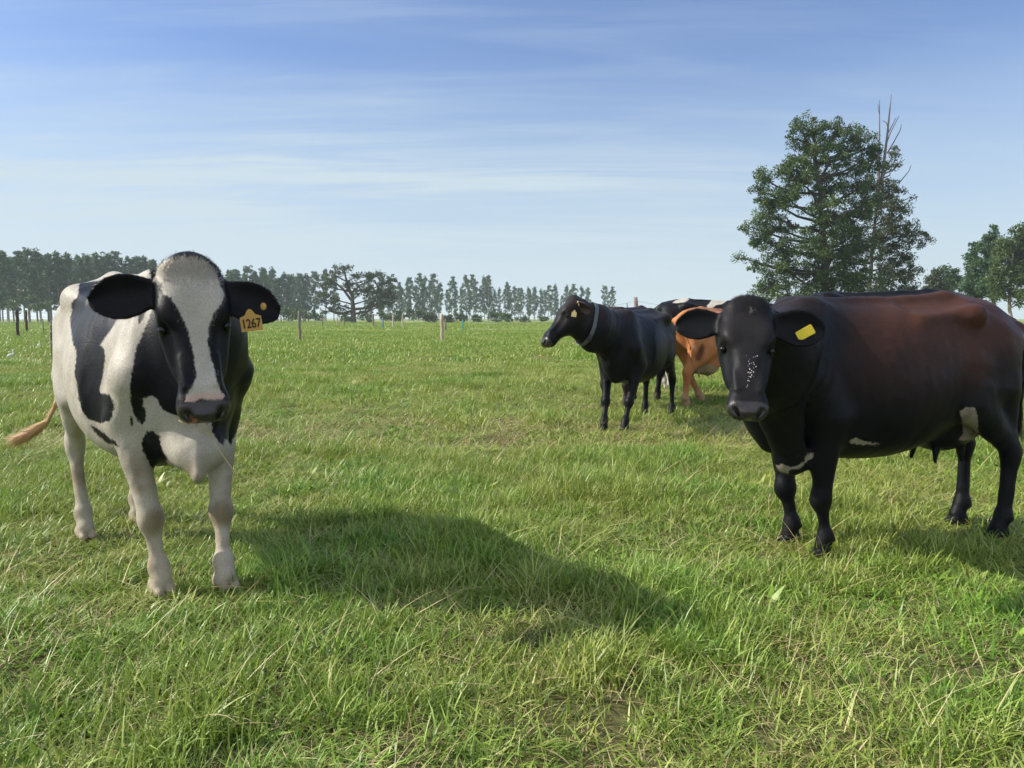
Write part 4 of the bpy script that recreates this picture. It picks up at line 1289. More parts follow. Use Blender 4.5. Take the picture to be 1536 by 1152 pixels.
def coat1(V, Nn, hx):
    S = S1; n = len(V)
    head = (hx[:, 0] > -0.06) & (np.abs(hx[:, 1]) < 0.45) & (hx[:, 2] > -0.26) & (hx[:, 0] < 0.62)
    ear = head & (np.abs(hx[:, 1]) > 0.125)
    f = face_to(b1, V, Nn)
    away = vnoise(V[:, 0] * 1.3, V[:, 2] * 1.3, 1.5, 12, 2) * 0.25
    away = np.where(V[:, 0] > 0.45 * S, 0.12 - np.maximum(0, 0.62 - V[:, 2]) * 1.5, away)
    away = np.where(V[:, 2] < 0.66 * S, -0.15, away)
    pt = noted(b1, V, TORSO1) * f + away * (1 - f)
    ph = -noted(b1, V, BLAZE1) * f + 0.1 * (1 - f)
    patch = np.where(head, ph, pt)
    patch = np.where(ear, 0.1, patch)
    cb = full(n, WHITE)
    warm = vnoise(V[:, 0] * 2 + V[:, 1], V[:, 2] * 2, 2.0, 9, 3) * 0.5 + 0.5
    low = sst(V[:, 2], 0.75, 0.25) * 0.45
    cb = lerp(cb, CREAM * 0.85, np.clip(low + 0.25 * warm, 0, 1))
    # stained knees, dirty belly line, hooves, tail
    for key in ('RF', 'LF'):
        k = sp1['knees'][key] + np.array([0.045, 0.0, 0.0])
        cb = lerp(cb, np.array([0.15, 0.11, 0.045]), 0.75 * sst(np.linalg.norm((V - k) * np.array([1, 1, 0.8]), axis=1), 0.070, 0.020) * sst(Nn[:, 0], -0.1, 0.5))
    cb = lerp(cb, HORNC, sst(V[:, 2], 0.10, 0.05) * 0.7)
    tail = sst(V[:, 0], -0.95 * S, -1.0 * S)
    cb = lerp(cb, np.array([0.46, 0.30, 0.15]), tail)
    patch = np.where((tail > 0.5) & (V[:, 2] < 1.2), -0.1, patch)
    # pinkish skin rim above the nose, dewlap
    pk = sst(hx[:, 0], 0.455, 0.490) * head
    cb = lerp(cb, np.array([0.50, 0.30, 0.22]), pk * 0.6)
    cb = lerp(cb, np.array([0.44, 0.39, 0.30]), head * sst(hx[:, 0], 0.12, -0.02) * 0.6)
    dirt = np.clip(vnoise(V[:, 0] * 7 + V[:, 1] * 5, V[:, 2] * 7, 1.0, 61, 4) - 0.25, 0, 1) * sst(V[:, 2], 0.95, 0.35)
    cb = lerp(cb, np.array([0.17, 0.12, 0.06]), np.clip(dirt * 1.1, 0, 0.6))      # yellowish poll
    ca = full(n, BLACK)
    A = common_coat(V, Nn, hx, ca, cb, patch, S)
    pn = sst(np.linalg.norm(hx - np.array([0.545, -0.046, -0.088]), axis=1), 0.030, 0.016)
    A['col_a'] = lerp(A['col_a'], np.array([0.42, 0.20, 0.12]), pn)
    return A


feet1 = dict(RF=foot(b1, 244, 905, 3.34), LF=foot(b1, 340, 893, 3.42), RH=foot(b1, 130, 812, 4.24), LH=foot(b1, 209, 785, 4.62))
kneepos = dict(RF=b1.L(at(250, 793, 3.30)), LF=b1.L(at(342, 795, 3.36)))
sp1 = dict(size=S1, head_pos=hp, head_M=hM, head_scale=hs, step=0.011, fine=0.0055, leg=0.97, width=0.95, bony=0.75,
           feet=feet1,
           ears=[((0.52, 1.0, -0.10), (0.25, 0.10, 1.0), 0.255), ((0.08, -1.0, -0.10), (0.30, -0.10, 1.0), 0.262)],
           neck=[(np.array([0.56, 0, 1.06]) * S1, 0.195, 0.30), (b1.L(at(304, 505, 3.42)), 0.165, 0.245), (hp + np.array([0.0, -0.0, -0.12]) @ hM, 0.115, 0.135)],
           neck_side=(0.35, 1, 0),
           lumps=[(b1.L(at(298, 672, 3.30)), np.array([0.13, 0.12, 0.11]))], dew_fold=[(b1.L(at(299, 640, 3.30)), b1.L(at(298, 716, 3.19)), (0.020, 0.06), (0.022, 0.055))],
           tail=[np.array([-0.84, 0, 1.33]), np.array([-0.95, 0, 1.24])] + [b1.L(p) for p in ( at(88, 520, 4.86), at(91, 572, 4.84), at(85, 606, 4.82), at(70, 634, 4.80))],
           dewlap=0.52, tail_r=0.7)
cow1, V1, Q1, N1, A1, P1 = make_cow('cow', 'black and white cow with white blaze and numbered ear tag, head facing the camera', b1, sp1, coat1)

# ---- 2: black and brown cow on the right
b2 = Body((2.04, 4.27), R(197.0))
S2 = 0.99
poll2, muz2 = at(1122, 460, 3.38), at(1125, 606, 3.10)
hp2, hM2, hs2 = head_pose(b2, poll2, muz2, (-0.14, -0.90, 0.45), 0.53)
U2 = lambda *p: zoomed(980, 400, 2.5036, p)
UDDER2 = [U2((1150, 545), (1175, 528), (1205, 528), (1216, 560), (1220, 620), (1205, 645), (1165, 655), (1145, 650), (1165, 625), (1160, 580))]
STREAK2 = [U2((735, 655), (760, 640), (782, 634), (770, 648), (830, 660), (850, 668), (838, 672), (770, 668), (740, 670)),
           U2((462, 745), (478, 738), (500, 745), (512, 750), (545, 745), (570, 720), (582, 700), (600, 698), (604, 712), (570, 742), (545, 760), (515, 768), (505, 780), (492, 770), (480, 775), (470, 765)),
           zoomed(990, 420, 5.238, ((704, 212), (735, 200), (750, 222), (736, 256), (710, 272), (698, 242)))]


def coat2(V, Nn, hx):
    n = len(V); S = S2
    f = face_to(b2, V, Nn)
    head = (hx[:, 0] > -0.06) & (hx[:, 0] < 0.62) & (np.abs(hx[:, 1]) < 0.45) & (hx[:, 2] > -0.26)
    sp_ = noted(b2, V, STREAK2); sp_ = np.where(head & (hx[:, 0] > 0.2), -1, sp_)
    ud = np.where(V[:, 0] < 0, noted(b2, V, UDDER2), -1)
    br = np.maximum(np.where(V[:, 0] > -0.3, sp_ - 0.006 * (vnoise(V[:, 0] * 60, V[:, 2] * 60, 1, 4, 2) > 0.1), -1), ud)
    patch = np.where(f > 0.5, -br, 0.1)
    ca = full(n, BLACK)
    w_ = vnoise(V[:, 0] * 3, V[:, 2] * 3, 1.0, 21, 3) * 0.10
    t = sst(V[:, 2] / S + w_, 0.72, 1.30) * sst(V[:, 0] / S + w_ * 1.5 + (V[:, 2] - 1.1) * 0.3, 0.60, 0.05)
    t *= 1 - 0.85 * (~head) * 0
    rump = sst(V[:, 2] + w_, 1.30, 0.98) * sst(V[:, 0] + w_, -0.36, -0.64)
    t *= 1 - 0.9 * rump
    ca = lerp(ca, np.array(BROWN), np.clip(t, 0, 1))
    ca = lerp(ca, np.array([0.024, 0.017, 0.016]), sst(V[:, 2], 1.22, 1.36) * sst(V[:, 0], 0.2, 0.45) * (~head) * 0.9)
    ca = lerp(ca, np.array([0.020, 0.018, 0.019]), head * sst(hx[:, 2], -0.06, 0.0) * 0.8)
    ca = lerp(ca, np.array([0.035, 0.030, 0.027]), 0.5 * sst(V[:, 2], 0.5, 0.2) * np.clip(vnoise(V[:, 0] * 9, V[:, 2] * 9, 1, 5, 3), 0, 1))
    cb = full(n, (0.30, 0.26, 0.20))
    cb = lerp(cb, np.array([0.20, 0.16, 0.12]), np.clip(vnoise(V[:, 0] * 20, V[:, 2] * 20, 1, 8, 2), 0, 1))
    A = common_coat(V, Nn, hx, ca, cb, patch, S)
    return A


sp2 = dict(size=S2, head_pos=hp2, head_M=hM2, head_scale=hs2, step=0.011, fine=0.0055, leg=1.02, bony=1.15, width=0.95,
           feet=dict(LF=foot(b2, 1232, 835, 3.97), RF=foot(b2, 1183, 812, 4.22), LH=foot(b2, 1495, 808, 4.28), RH=foot(b2, 1434, 787, 4.60)),
           ears=[((0.05, 1.0, -0.10), (0.45, 0.0, 1.0), 0.285), ((0.08, -1.0, -0.10), (0.30, -0.05, 1.0), 0.250)],
           neck=[(np.array([0.56, 0, 1.06]) * S2, 0.185, 0.30), (b2.L(at(1165, 545, 3.72)), 0.15, 0.24), (hp2 + np.array([0.02, 0, -0.12]) @ hM2, 0.11, 0.135)],
           neck_side=(0.6, 1, 0),
           dew_fold=[(b2.L(at(1165, 600, 3.78)), b2.L(at(1186, 682, 3.92)), (0.06, 0.12), (0.045, 0.08))],
           lumps=[(b2.L(at(1187, 694, 3.95)), np.array([0.09, 0.06, 0.07]))],
           tail=[np.array(p) for p in ((-0.84, 0, 1.29), (-0.93, 0.02, 1.24), (-0.985, 0.05, 1.10), (-0.985, 0.06, 0.90), (-0.975, 0.06, 0.70))],
           udder=(0.63, 0.12), dewlap=0.52, belly=0.02)
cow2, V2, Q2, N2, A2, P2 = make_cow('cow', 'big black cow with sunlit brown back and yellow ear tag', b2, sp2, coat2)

# ---- 3: black cow with a collar, head in profile
yaw3 = math.atan2(-0.87, -0.50)
b3 = Body((1.47, 9.0), yaw3)
S3 = 0.955
poll3, muz3 = at(857, 448, 7.98), at(815, 501, 7.82)
hp3, hM3, hs3 = head_pose(b3, poll3, muz3, (-0.82, -0.18, 0.54), 0.475)


def coat3(V, Nn, hx):
    n = len(V)
    ca = lerp(full(n, BLACK), np.array([0.024, 0.018, 0.016]), np.clip(sst(V[:, 2], 1.1, 1.35), 0, 1))
    patch = np.where(V[:, 0] < -0.1, -noted(b3, V, [zoomed(790, 420, 4.609, ((905, 720), (975, 640), (985, 650), (960, 700), (920, 730)))]), 0.1)
    return common_coat(V, Nn, hx, ca, full(n, (0.5, 0.42, 0.33)), patch, S3)


sp3 = dict(size=S3, head_pos=hp3, head_M=hM3, head_scale=hs3, step=0.014, fine=0.009, width=0.98, leg=1.0,
           feet=dict(LF=foot(b3, 936, 655, 8.26), RF=foot(b3, 905, 653, 8.34), LH=foot(b3, 1006, 632, 9.5), RH=foot(b3, 966, 629, 9.66)),
           ears=[((0.12, 1.0, -0.55), (1.0, 0.3, 0.2), 0.235), ((-0.10, -1.0, -0.1), (0.5, 0.0, 0.9), 0.20)],
           neck=[(np.array([0.54, 0, 1.08]) * S3, 0.17, 0.27), (b3.L(at(893, 493, 8.12)), 0.15, 0.245), (hp3 + np.array([0.08, 0, -0.15]) @ hM3, 0.11, 0.175)],
           neck_side=(0.5, 1, 0),
           tail=[np.array([-0.82, 0, 1.23]), np.array([-0.90, 0, 1.18])] + [b3.L(p) for p in (at(1012, 500, 9.95), at(1003, 540, 9.95), at(990, 566, 9.9))],
           lumps=[(b3.L(at(872, 492, 8.0)), np.array([0.12, 0.12, 0.13])), (hp3 + np.array([0.47, 0, -0.085]) @ hM3 * hs3, np.array([0.060, 0.060, 0.070])), (hp3 + np.array([0.22, 0, -0.16]) @ hM3 * hs3, np.array([0.13, 0.08, 0.095]))],
           udder=(0.68, 0.10), dewlap=0.52)
cow3, V3_, Q3, N3, A3, P3 = make_cow('cow', 'black cow wearing a neck collar, head in profile to the left', b3, sp3, coat3)
# ---------------------------------------------------------------- the cows further back
def gen_spec(b, S, poll, muz, normal, ears=None, feet=None, tail=None, **kw):
    hp_, hM_, hs_ = head_pose(b, b.W(poll), b.W(muz), normal, 0.53)
    nk_ = hp_ + np.array([0.03, 0, -0.12]) @ hM_
    base = np.array([0.54, 0, 1.08]) * S
    sd = np.cross(unit(nk_ - base), [0, 0, 1.0])
    ft = dict(LF=(0.575, 0.165, 0), RF=(0.53, -0.165, 0), LH=(-0.69, 0.175, 0), RH=(-0.62, -0.175, 0))
    F_ = {}
    for k, v in ft.items():
        v = np.array((feet or {}).get(k, v), float) * S
        w_ = b.W(v); v[2] = float(ground_z(w_[0], w_[1])) - b.loc[2]
        F_[k] = v
    d = dict(size=S, head_pos=hp_, head_M=hM_, head_scale=hs_, step=0.021, fine=0.014, feet=F_, leg=1.1,
             ears=ears or [((0.1, 1.0, -0.2), (0.4, 0, 1.0), 0.22), ((0.1, -1.0, -0.2), (0.4, 0, 1.0), 0.22)],
             neck=[(base, 0.18, 0.28), ((base + nk_) / 2 + np.array([0, 0, -0.02]), 0.14, 0.22), (nk_, 0.10, 0.135)],
             neck_side=tuple(sd), tail=[np.array(p) * S for p in (tail or ((-0.84, 0, 1.30), (-0.93, 0, 1.24), (-0.97, 0, 1.10), (-0.96, 0, 0.85), (-0.94, 0, 0.62)))],
             dewlap=0.52)
    d.update(kw)
    return d


def plain(b, S, cola, colb=(0.5, 0.42, 0.33), thr=2.0, seed=1, udder_pale=True, legs_pale=False, extra=None):
    def f(V, Nn, hx):
        n = len(V)
        ca = full(n, cola)
        ca = ca * (1 + 0.22 * vnoise(V[:, 0] * 4, V[:, 2] * 4 + V[:, 1] * 3, 1, seed, 3))[:, None]
        patch = np.full(n, 0.2)
        if thr < 1.5: patch = (vnoise(V[:, 0] * 1.5 + V[:, 1] * 0.9, V[:, 2] * 1.4, 1.6, seed, 2) - thr) * 0.25
        if legs_pale: patch = np.where(V[:, 2] < 0.55, -0.1, patch)
        if udder_pale:
            u = ((V[:, 0] + 0.43 * S) / 0.30) ** 2 + (V[:, 1] / 0.24) ** 2 + ((V[:, 2] - 0.52 * S) / 0.17) ** 2
            patch = np.minimum(patch, (u - 1) * 0.05)
        if extra is not None: ca, patch = extra(V, Nn, ca, patch)
        return common_coat(V, Nn, hx, ca, full(n, colb), patch, S)
    return f


# 4: ginger cow seen from behind
S4 = 0.97
b4 = Body((3.05, 11.30), R(36))


def ginger(V, Nn, ca, patch):
    e = noted(b4, V, [zoomed(930, 430, 5.76, ((690, 520), (715, 490), (725, 520), (722, 580), (690, 640), (660, 640), (650, 600), (670, 570)))])
    ca = lerp(ca, np.array([0.13, 0.05, 0.022]), sst(e, -0.03, 0.02) * (V[:, 0] < 0))
    e = noted(b4, V, [zoomed(930, 430, 5.76, ((628, 512), (650, 505), (664, 520), (660, 545), (640, 550)))])
    ca = lerp(ca, np.array([0.50, 0.33, 0.20]), sst(e, -0.01, 0.008) * (V[:, 0] < 0))
    ca = lerp(ca, np.array([0.42, 0.26, 0.15]), sst(V[:, 2], 0.30, 0.08))
    return ca, patch


q4 = b4.L(at(1030, 615, 10.70)); q = b4.L(at(1052, 600, 11.2))
sp4 = gen_spec(b4, S4, (1.30, 0.15, 1.40), (1.60, 0.25, 1.0), (0.5, 0.8, 0.2), leg=1.3,
               feet=dict(LH=tuple(q / S4), RH=tuple(q4 / S4)), udder=(0.60, 0.17), width=1.10, lumps=[(np.array([-0.34, -0.08, 0.59]), np.array([0.20, 0.17, 0.19]))],
               tail=((-0.84, 0, 1.30), (-0.93, -0.02, 1.24), (-0.97, -0.12, 1.10), (-0.93, -0.24, 0.85), (-0.90, -0.26, 0.62)))
make_cow('cow', 'ginger cow seen from behind with a full pale udder', b4, sp4,
         plain(b4, S4, (0.40, 0.165, 0.062), (0.40, 0.31, 0.20), extra=ginger))

# 5: black and white cow beyond the ginger one
S5 = 1.10
b5 = Body((3.38, 12.75), R(-8))


def bw5(V, Nn, ca, patch):
    p = noted(b5, V, [zoomed(930, 430, 5.76, ((450, 140), (500, 110), (580, 90), (600, 110), (560, 135), (500, 142))),
                      zoomed(930, 430, 5.76, ((785, 85), (930, 75), (930, 120), (880, 150), (830, 160), (790, 190), (765, 195), (750, 165), (790, 120)))])
    patch = np.where(V[:, 2] > 1.0, -p, patch)
    return ca, patch


sp5 = gen_spec(b5, S5, (1.25, 0.1, 1.45), (1.60, 0.1, 1.05), (0.7, 0.2, 0.6), udder=(0.66, 0.10))
make_cow('cow', 'black and white cow almost hidden behind the ginger cow', b5, sp5,
         plain(b5, S5, BLACK, WHITE, thr=-0.1, seed=15, legs_pale=True, extra=bw5))

# 6: dark cow hidden behind the collared one
S6 = 1.0
b6 = Body((1.68, 10.95), yaw3)
sp6 = gen_spec(b6, S6, tuple(b6.L(at(912, 487, 9.95))), tuple(b6.L(at(946, 512, 9.80))), (0.5, -0.3, 0.8), udder=None,
               tail=((-0.84, 0, 1.30), (-0.93, 0, 1.24), (-0.97, 0, 1.10), (-0.96, 0, 0.85), (-0.94, 0, 0.62)))
make_cow('cow', 'dark brown cow hidden behind the black cow with a collar', b6, sp6, plain(b6, S6, (0.028, 0.019, 0.016), thr=2, udder_pale=False))

# 7: black cow behind the big one
S7 = 1.085
b7 = Body((3.80, 7.95), R(180))
sp7 = gen_spec(b7, S7, tuple(b7.L(at(1162, 462, 7.75))), tuple(b7.L(at(1132, 530, 7.60))), (-0.9, -0.2, 0.4), udder=(0.62, 0.1))
make_cow('cow', 'black cow behind the brown backed cow, only its back and poll showing', b7, sp7, plain(b7, S7, BLACK, thr=2))

# 8: brown cow cut by the frame
S8 = 1.02
b8 = Body((5.72, 7.0), R(4))
sp8 = gen_spec(b8, S8, (1.25, 0.1, 1.4), (1.60, 0.1, 1.0), (0.7, 0.2, 0.6), udder=(0.62, 0.1))
make_cow('cow', 'reddish brown cow at the right edge, mostly out of the frame', b8, sp8, plain(b8, S8, (0.16, 0.07, 0.04), thr=2))


# ---------------------------------------------------------------- tags, collar, tails, hair
def surf(b, V, Nn, u, v, rad=4.0):
    """the point of the skin nearest the viewer at a bearing"""
    W = b.W(V); z = W[:, 2] - CAM_H
    D = W[:, 1] * CT - z * ST
    d = np.hypot(768 + FPX * W[:, 0] / D - u, 576 - FPX * (W[:, 1] * ST + z * CT) / D - v)
    ok = d < rad
    if not ok.any(): ok = d < d.min() + 3
    i = np.nonzero(ok)[0][np.argmin(D[ok])]
    return W[i]


def plate(outline, t):
    """flat plate with thickness, outline in x,z, facing -y"""
    n = len(outline); V = [(x, -t / 2, z) for x, z in outline] + [(x, t / 2, z) for x, z in outline]
    me = bpy.data.meshes.new('plate')
    me.from_pydata(V, [], [tuple(range(n)), tuple(range(2 * n - 1, n - 1, -1))] + [(i, i + n, (i + 1) % n + n, (i + 1) % n) for i in range(n)])
    me.update()
    return me


def text_mesh(s, size, ext):
    cu = bpy.data.curves.new('number', 'FONT'); cu.body = s; cu.size = size; cu.extrude = ext
    cu.align_x = 'CENTER'; cu.align_y = 'CENTER'; cu.offset = size * 0.012; cu.space_character = 0.95
    o = bpy.data.objects.new('number', cu); COL.objects.link(o)
    dg = bpy.context.evaluated_depsgraph_get()
    me = bpy.data.meshes.new_from_object(o.evaluated_get(dg))
    bpy.data.objects.remove(o)
    return me


def add_tag(cow, b, wp, rot, outline, m, label=None, number=None, size=0.05, name='ear_tag'):
    o = link(name, plate(outline, 0.003), m, cow)
    o.location = b.L(wp); o.rotation_mode = 'XYZ'
    Rw = Matrix.Rotation(-b.yaw, 3, 'Z') @ Matrix.Rotation(R(rot[2]), 3, 'Z') @ Matrix.Rotation(R(rot[0]), 3, 'X') @ Matrix.Rotation(R(rot[1]), 3, 'Y')
    o.rotation_euler = Rw.to_euler()
    if label: o['label'] = label
    if number:
        t = link('tag_number', text_mesh(number, size, 0.0006), INK, o)
        t.rotation_euler = (R(90), 0, 0); t.location = (0, -0.0024, -0.002)
        t.scale = (0.86, 1.15, 1)
    return o


TAG_SHAPE = [(-0.041, -0.031), (0.041, -0.031), (0.041, 0.026), (0.020, 0.034), (0.010, 0.052), (0.0, 0.058), (-0.010, 0.052), (-0.020, 0.034), (-0.041, 0.026)]
p_ = surf(b1, V1, N1, 382, 470)
add_tag(cow1, b1, at(377, 485, p_[1] - 0.050), (4, -7, 14), TAG_SHAPE, TAGO, 'amber ear tag printed 1267', '1267', 0.045)
p_ = surf(b1, V1, N1, 398, 458)
stud = link('ear_tag_button', sphere_mesh('button', 0.013, 14, 8, (1, 0.35, 1.2)), TAGO, cow1)
stud.location = b1.L(p_ + np.array([0, -0.004, 0])); stud.rotation_euler = (0, 0, -b1.yaw)
p_ = surf(b2, V2, N2, 1208, 497)
RECT = [(-0.038, -0.018), (-0.034, -0.022), (0.034, -0.022), (0.038, -0.018), (0.038, 0.018), (0.034, 0.022), (-0.034, 0.022), (-0.038, 0.018)]
add_tag(cow2, b2, at(1208, 499, p_[1] - 0.014), (4, -30, -6), RECT, TAGY, 'blank yellow ear tag')
p_ = surf(b3, V3_, N3, 861, 466)
add_tag(cow3, b3, at(861, 471.5, p_[1] - 0.015), (5, 8, -10), [(x * 0.62, z * 0.80) for x, z in TAG_SHAPE], TAGW, 'small worn amber ear tag')
for u_, v_ in ((863.5, 453.5), (866.5, 460)):
    p_ = surf(b3, V3_, N3, u_, v_)
    o = link('ear_tag_button', sphere_mesh('button', 0.013, 10, 6, (1, 0.5, 1.2)), TAGW, cow3)
    o.location = b3.L(p_ + np.array([0, -0.006, 0]))

# collar, fitted round the neck skin
STRAP = simple('collar_webbing', (0.10, 0.115, 0.13), 0.6, 0.3, 90)
cc = b3.L(at(884, 478, 8.06)); tdir = unit(b3.L(at(862, 470, 7.98)) - b3.L(at(918, 488, 8.20)))
tdir = unit(tdir * 1.0 + b3.D((-0.25, 0.0, 0.18)))
e1_ = unit(np.cross(tdir, [0, 0, 1])); e2_ = np.cross(e1_, tdir)
ring = []
for k in range(40):
    a_ = 2 * math.pi * k / 40; dr = math.cos(a_) * e1_ + math.sin(a_) * e2_
    q_ = V3_ - cc; t_ = q_ @ tdir; rr_ = np.hypot(q_ @ e1_, q_ @ e2_)
    ok = (np.abs(t_) < 0.022) & ((q_ @ dr) > 0.97 * rr_) & (rr_ < 0.30)
    ring.append(np.percentile(rr_[ok], 75) if ok.sum() > 2 else np.nan)
ring = np.array(ring); ring[np.isnan(ring)] = np.nanmedian(ring)
ring = (np.roll(ring, 1) + ring + np.roll(ring, -1)) / 3 + 0.004
Vc, Fc = [], []
for k in range(40):
    a_ = 2 * math.pi * k / 40; dr = math.cos(a_) * e1_ + math.sin(a_) * e2_
    for (w_, h_) in ((-0.021, 0), (0.021, 0), (0.021, 0.007), (-0.021, 0.007)):
        Vc.append(cc + dr * (ring[k] + h_) + tdir * w_)
    for j in range(4):
        Fc.append((k * 4 + j, k * 4 + (j + 1) % 4, ((k + 1) % 40) * 4 + (j + 1) % 4, ((k + 1) % 40) * 4 + j))
col3 = link('collar', mesh_np('collar', np.array(Vc), np.array(Fc)), STRAP, cow3)
a_ = np.argmin([abs((cc + (math.cos(2 * math.pi * k / 40) * e1_ + math.sin(2 * math.pi * k / 40) * e2_) * ring[k])[2] - b3.L(at(878, 505, 8.0))[2]) +
                (0 if b3.W(cc + (math.cos(2 * math.pi * k / 40) * e1_ + math.sin(2 * math.pi * k / 40) * e2_) * ring[k])[1] < 8.05 else 9) for k in range(40)])
dr = math.cos(2 * math.pi * a_ / 40) * e1_ + math.sin(2 * math.pi * a_ / 40) * e2_
bx_ = link('buckle', sphere_mesh('buckle', 0.032, 8, 6, (0.9, 0.6, 1.3)), simple('buckle_plastic', (0.03, 0.032, 0.04), 0.4, 0.2), col3)
bx_.location = cc + dr * (ring[a_] + 0.012)


def switch(cow, b, pts, n, length, colr, width=0.0026, spread=0.10, seed=5, sw=0.018):
    """long tail hair: pts in body space along the tail end"""
    r = np.random.default_rng(seed); P_ = np.array(pts); L_ = np.linspace(0, 1, len(P_))
    t = r.random(n) ** 0.8
    root_ = np.stack([np.interp(t, L_, P_[:, d]) for d in range(3)], 1)
    T_ = np.gradient(P_, axis=0); T_ /= np.linalg.norm(T_, axis=1)[:, None]
    tg = np.stack([np.interp(np.minimum(t + 0.25, 1), L_, T_[:, d]) for d in range(3)], 1)
    sdv = r.normal(0, 1, (n, 3)); sdv -= tg * (sdv * tg).sum(1)[:, None]; sdv /= np.linalg.norm(sdv, axis=1)[:, None]
    d = tg + sdv * spread; d /= np.linalg.norm(d, axis=1)[:, None]
    col = np.array(colr) * r.uniform(0.55, 1.25, (n, 1))
    me = hair_mesh('tail_switch', root_ + sdv * sw, d, sdv, length * r.uniform(0.5, 1.1, n), width, col, curl=0.18, seg=4, seed=seed)
    return link('tail_switch', me, HAIR, cow)


TW = [b1.L(p) for p in (at(91, 575, 4.85), at(86, 602, 4.83), at(74, 630, 4.81), at(56, 645, 4.80), at(36, 655, 4.80))]
switch(cow1, b1, TW, 500, 0.07, (0.62, 0.43, 0.24), spread=0.05, sw=0.008)
switch(cow1, b1, TW[2:], 1500, 0.13, (0.60, 0.38, 0.18), spread=0.26, sw=0.012)
switch(cow2, b2, [(-0.975, 0.06, 0.80), (-0.975, 0.06, 0.72), (-0.97, 0.06, 0.66)], 500, 0.16, (0.010, 0.010, 0.011))
switch(cow3, b3, [b3.L(p) for p in (at(1003, 540, 9.95), at(992, 562, 9.9), at(988, 580, 9.9))], 500, 0.14, (0.010, 0.010, 0.011), width=0.006)


def body_flow(V):
    f = np.tile([-0.8, 0, -0.45], (len(V), 1)).astype(float)
    low = sst(V[:, 2], 0.75, 0.5)[:, None]
    return f * (1 - low) + np.array([0.05, 0, -1.0]) * low


def head_flow(hp_, M_, hs_, whorl=0.14):
    def f(P):
        h = (P - hp_) @ M_.T / hs_
        fl = np.zeros_like(h)
        up = sst(h[:, 0], whorl + 0.02, whorl - 0.03)
        fl[:, 0] = 1.0 - 1.7 * up; fl[:, 1] = np.sign(h[:, 1]) * np.minimum(1, np.abs(h[:, 1]) * 6) * 0.5
        ear = np.abs(h[:, 1]) > 0.135
        fl[ear] = np.stack([np.zeros(ear.sum()), np.sign(h[ear, 1]), np.zeros(ear.sum())], 1)
        fl[:, 2] = np.where(h[:, 0] < 0.01, 0.5, 0)
        return fl @ M_
    return f


for cw_, b_, V_, Q_, N_, A_, sp_, (lo_, hi_) in ((cow1, b1, V1, Q1, N1, A1, sp1, (0.72, 1.18)), (cow2, b2, V2, Q2, N2, A2, sp2, (0.6, 1.5))):
    hp_, hM_, hs_ = sp_['head_pos'], sp_['head_M'], sp_['head_scale']
    def hc(P): return (P - hp_) @ hM_.T / hs_
    def is_head(P):
        h = hc(P); return ((h[:, 0] > -0.05) & (h[:, 0] < 0.49) & (np.abs(h[:, 1]) < 0.42) & (h[:, 2] > -0.27)).astype(float)
    vis = lambda P: 1.0
    coat_hair(cw_, V_, Q_, N_, body_flow, A_, 110000, 0.016, 0.0018, lambda P: (1 - is_head(P)) * (P[:, 2] > 0.08) + 1e-9, seed=11, lift=0.08, lo=lo_, hi=hi_, name='coat_hair')
    coat_hair(cw_, V_, Q_, N_, head_flow(hp_, hM_, hs_), A_, 70000, 0.0105, 0.0015, is_head, seed=12, lift=0.12, spread=0.30, lo=lo_, hi=hi_, name='head_hair')
    def poll_mask(P):
        h = hc(P); return np.exp(-((h[:, 0] + 0.005) / 0.045) ** 2) * (np.abs(h[:, 1]) < 0.105) * (h[:, 2] > -0.10) + 1e-9
    AF = dict(A_); AF['patch'] = np.maximum(A_['patch'], -1 if cw_ is cow1 else 0.1)
    coat_hair(cw_, V_, Q_, N_, head_flow(hp_, hM_, hs_, 0.16), AF, 3800, 0.026, 0.0020, poll_mask, seed=13, lift=0.35, spread=0.4, lo=lo_, hi=hi_, name='forelock', seg=3)
    def ear_rim(P):
        h = hc(P); return ((np.abs(h[:, 1]) > 0.14) & (h[:, 0] > -0.15) & (h[:, 0] < 0.3) & (h[:, 2] > -0.25)).astype(float)
    coat_hair(cw_, V_, Q_, N_, head_flow(hp_, hM_, hs_), A_, 14000, 0.012, 0.0014, ear_rim, seed=14, lift=0.4, spread=0.4, lo=lo_, hi=hi_, name='ear_hair', seg=2)

# foam flecks on the nose of the big black cow
rr = np.random.default_rng(4)
fl_ = []
for k in range(32):
    u_, v_ = rr.normal(1126, 4.5), rr.normal(555, 12)
    p_ = b2.L(surf(b2, V2, N2, u_, v_, 2.0))
    s_ = rr.uniform(0.0006, 0.0021)
    V_, F_ = tube([p_ + np.array([0, 0, -s_]), p_, p_ + np.array([0, 0, s_])], [s_ * 0.5, s_, s_ * 0.5], 8)
    fl_.append((V_, F_))
Vf, Ff = join(fl_)
o = link('foam_flecks', mesh_np('foam_flecks', Vf, Ff), simple('foam', (0.75, 0.75, 0.72), 0.3, 0.05), cow2)
# ---------------------------------------------------------------- posts, wires, birds
WOOD = simple('weathered_wood', (0.20, 0.165, 0.13), 0.85, 0.35, 9.0, 0.6)
WOODP = simple('pale_wood', (0.42, 0.35, 0.27), 0.85, 0.3, 9.0, 0.5)
WOODD = simple('dark_wood', (0.05, 0.040, 0.036), 0.85, 0.3, 9.0, 0.5)
BLUE = simple('blue_paint', (0.06, 0.20, 0.30), 0.5, 0.15, 9.0)
TEAL = simple('teal_paint', (0.05, 0.28, 0.25), 0.5, 0.15, 9.0)
WIRE = simple('fence_wire', (0.22, 0.22, 0.22), 0.45, 0.1, 5.0, metallic=0.6)


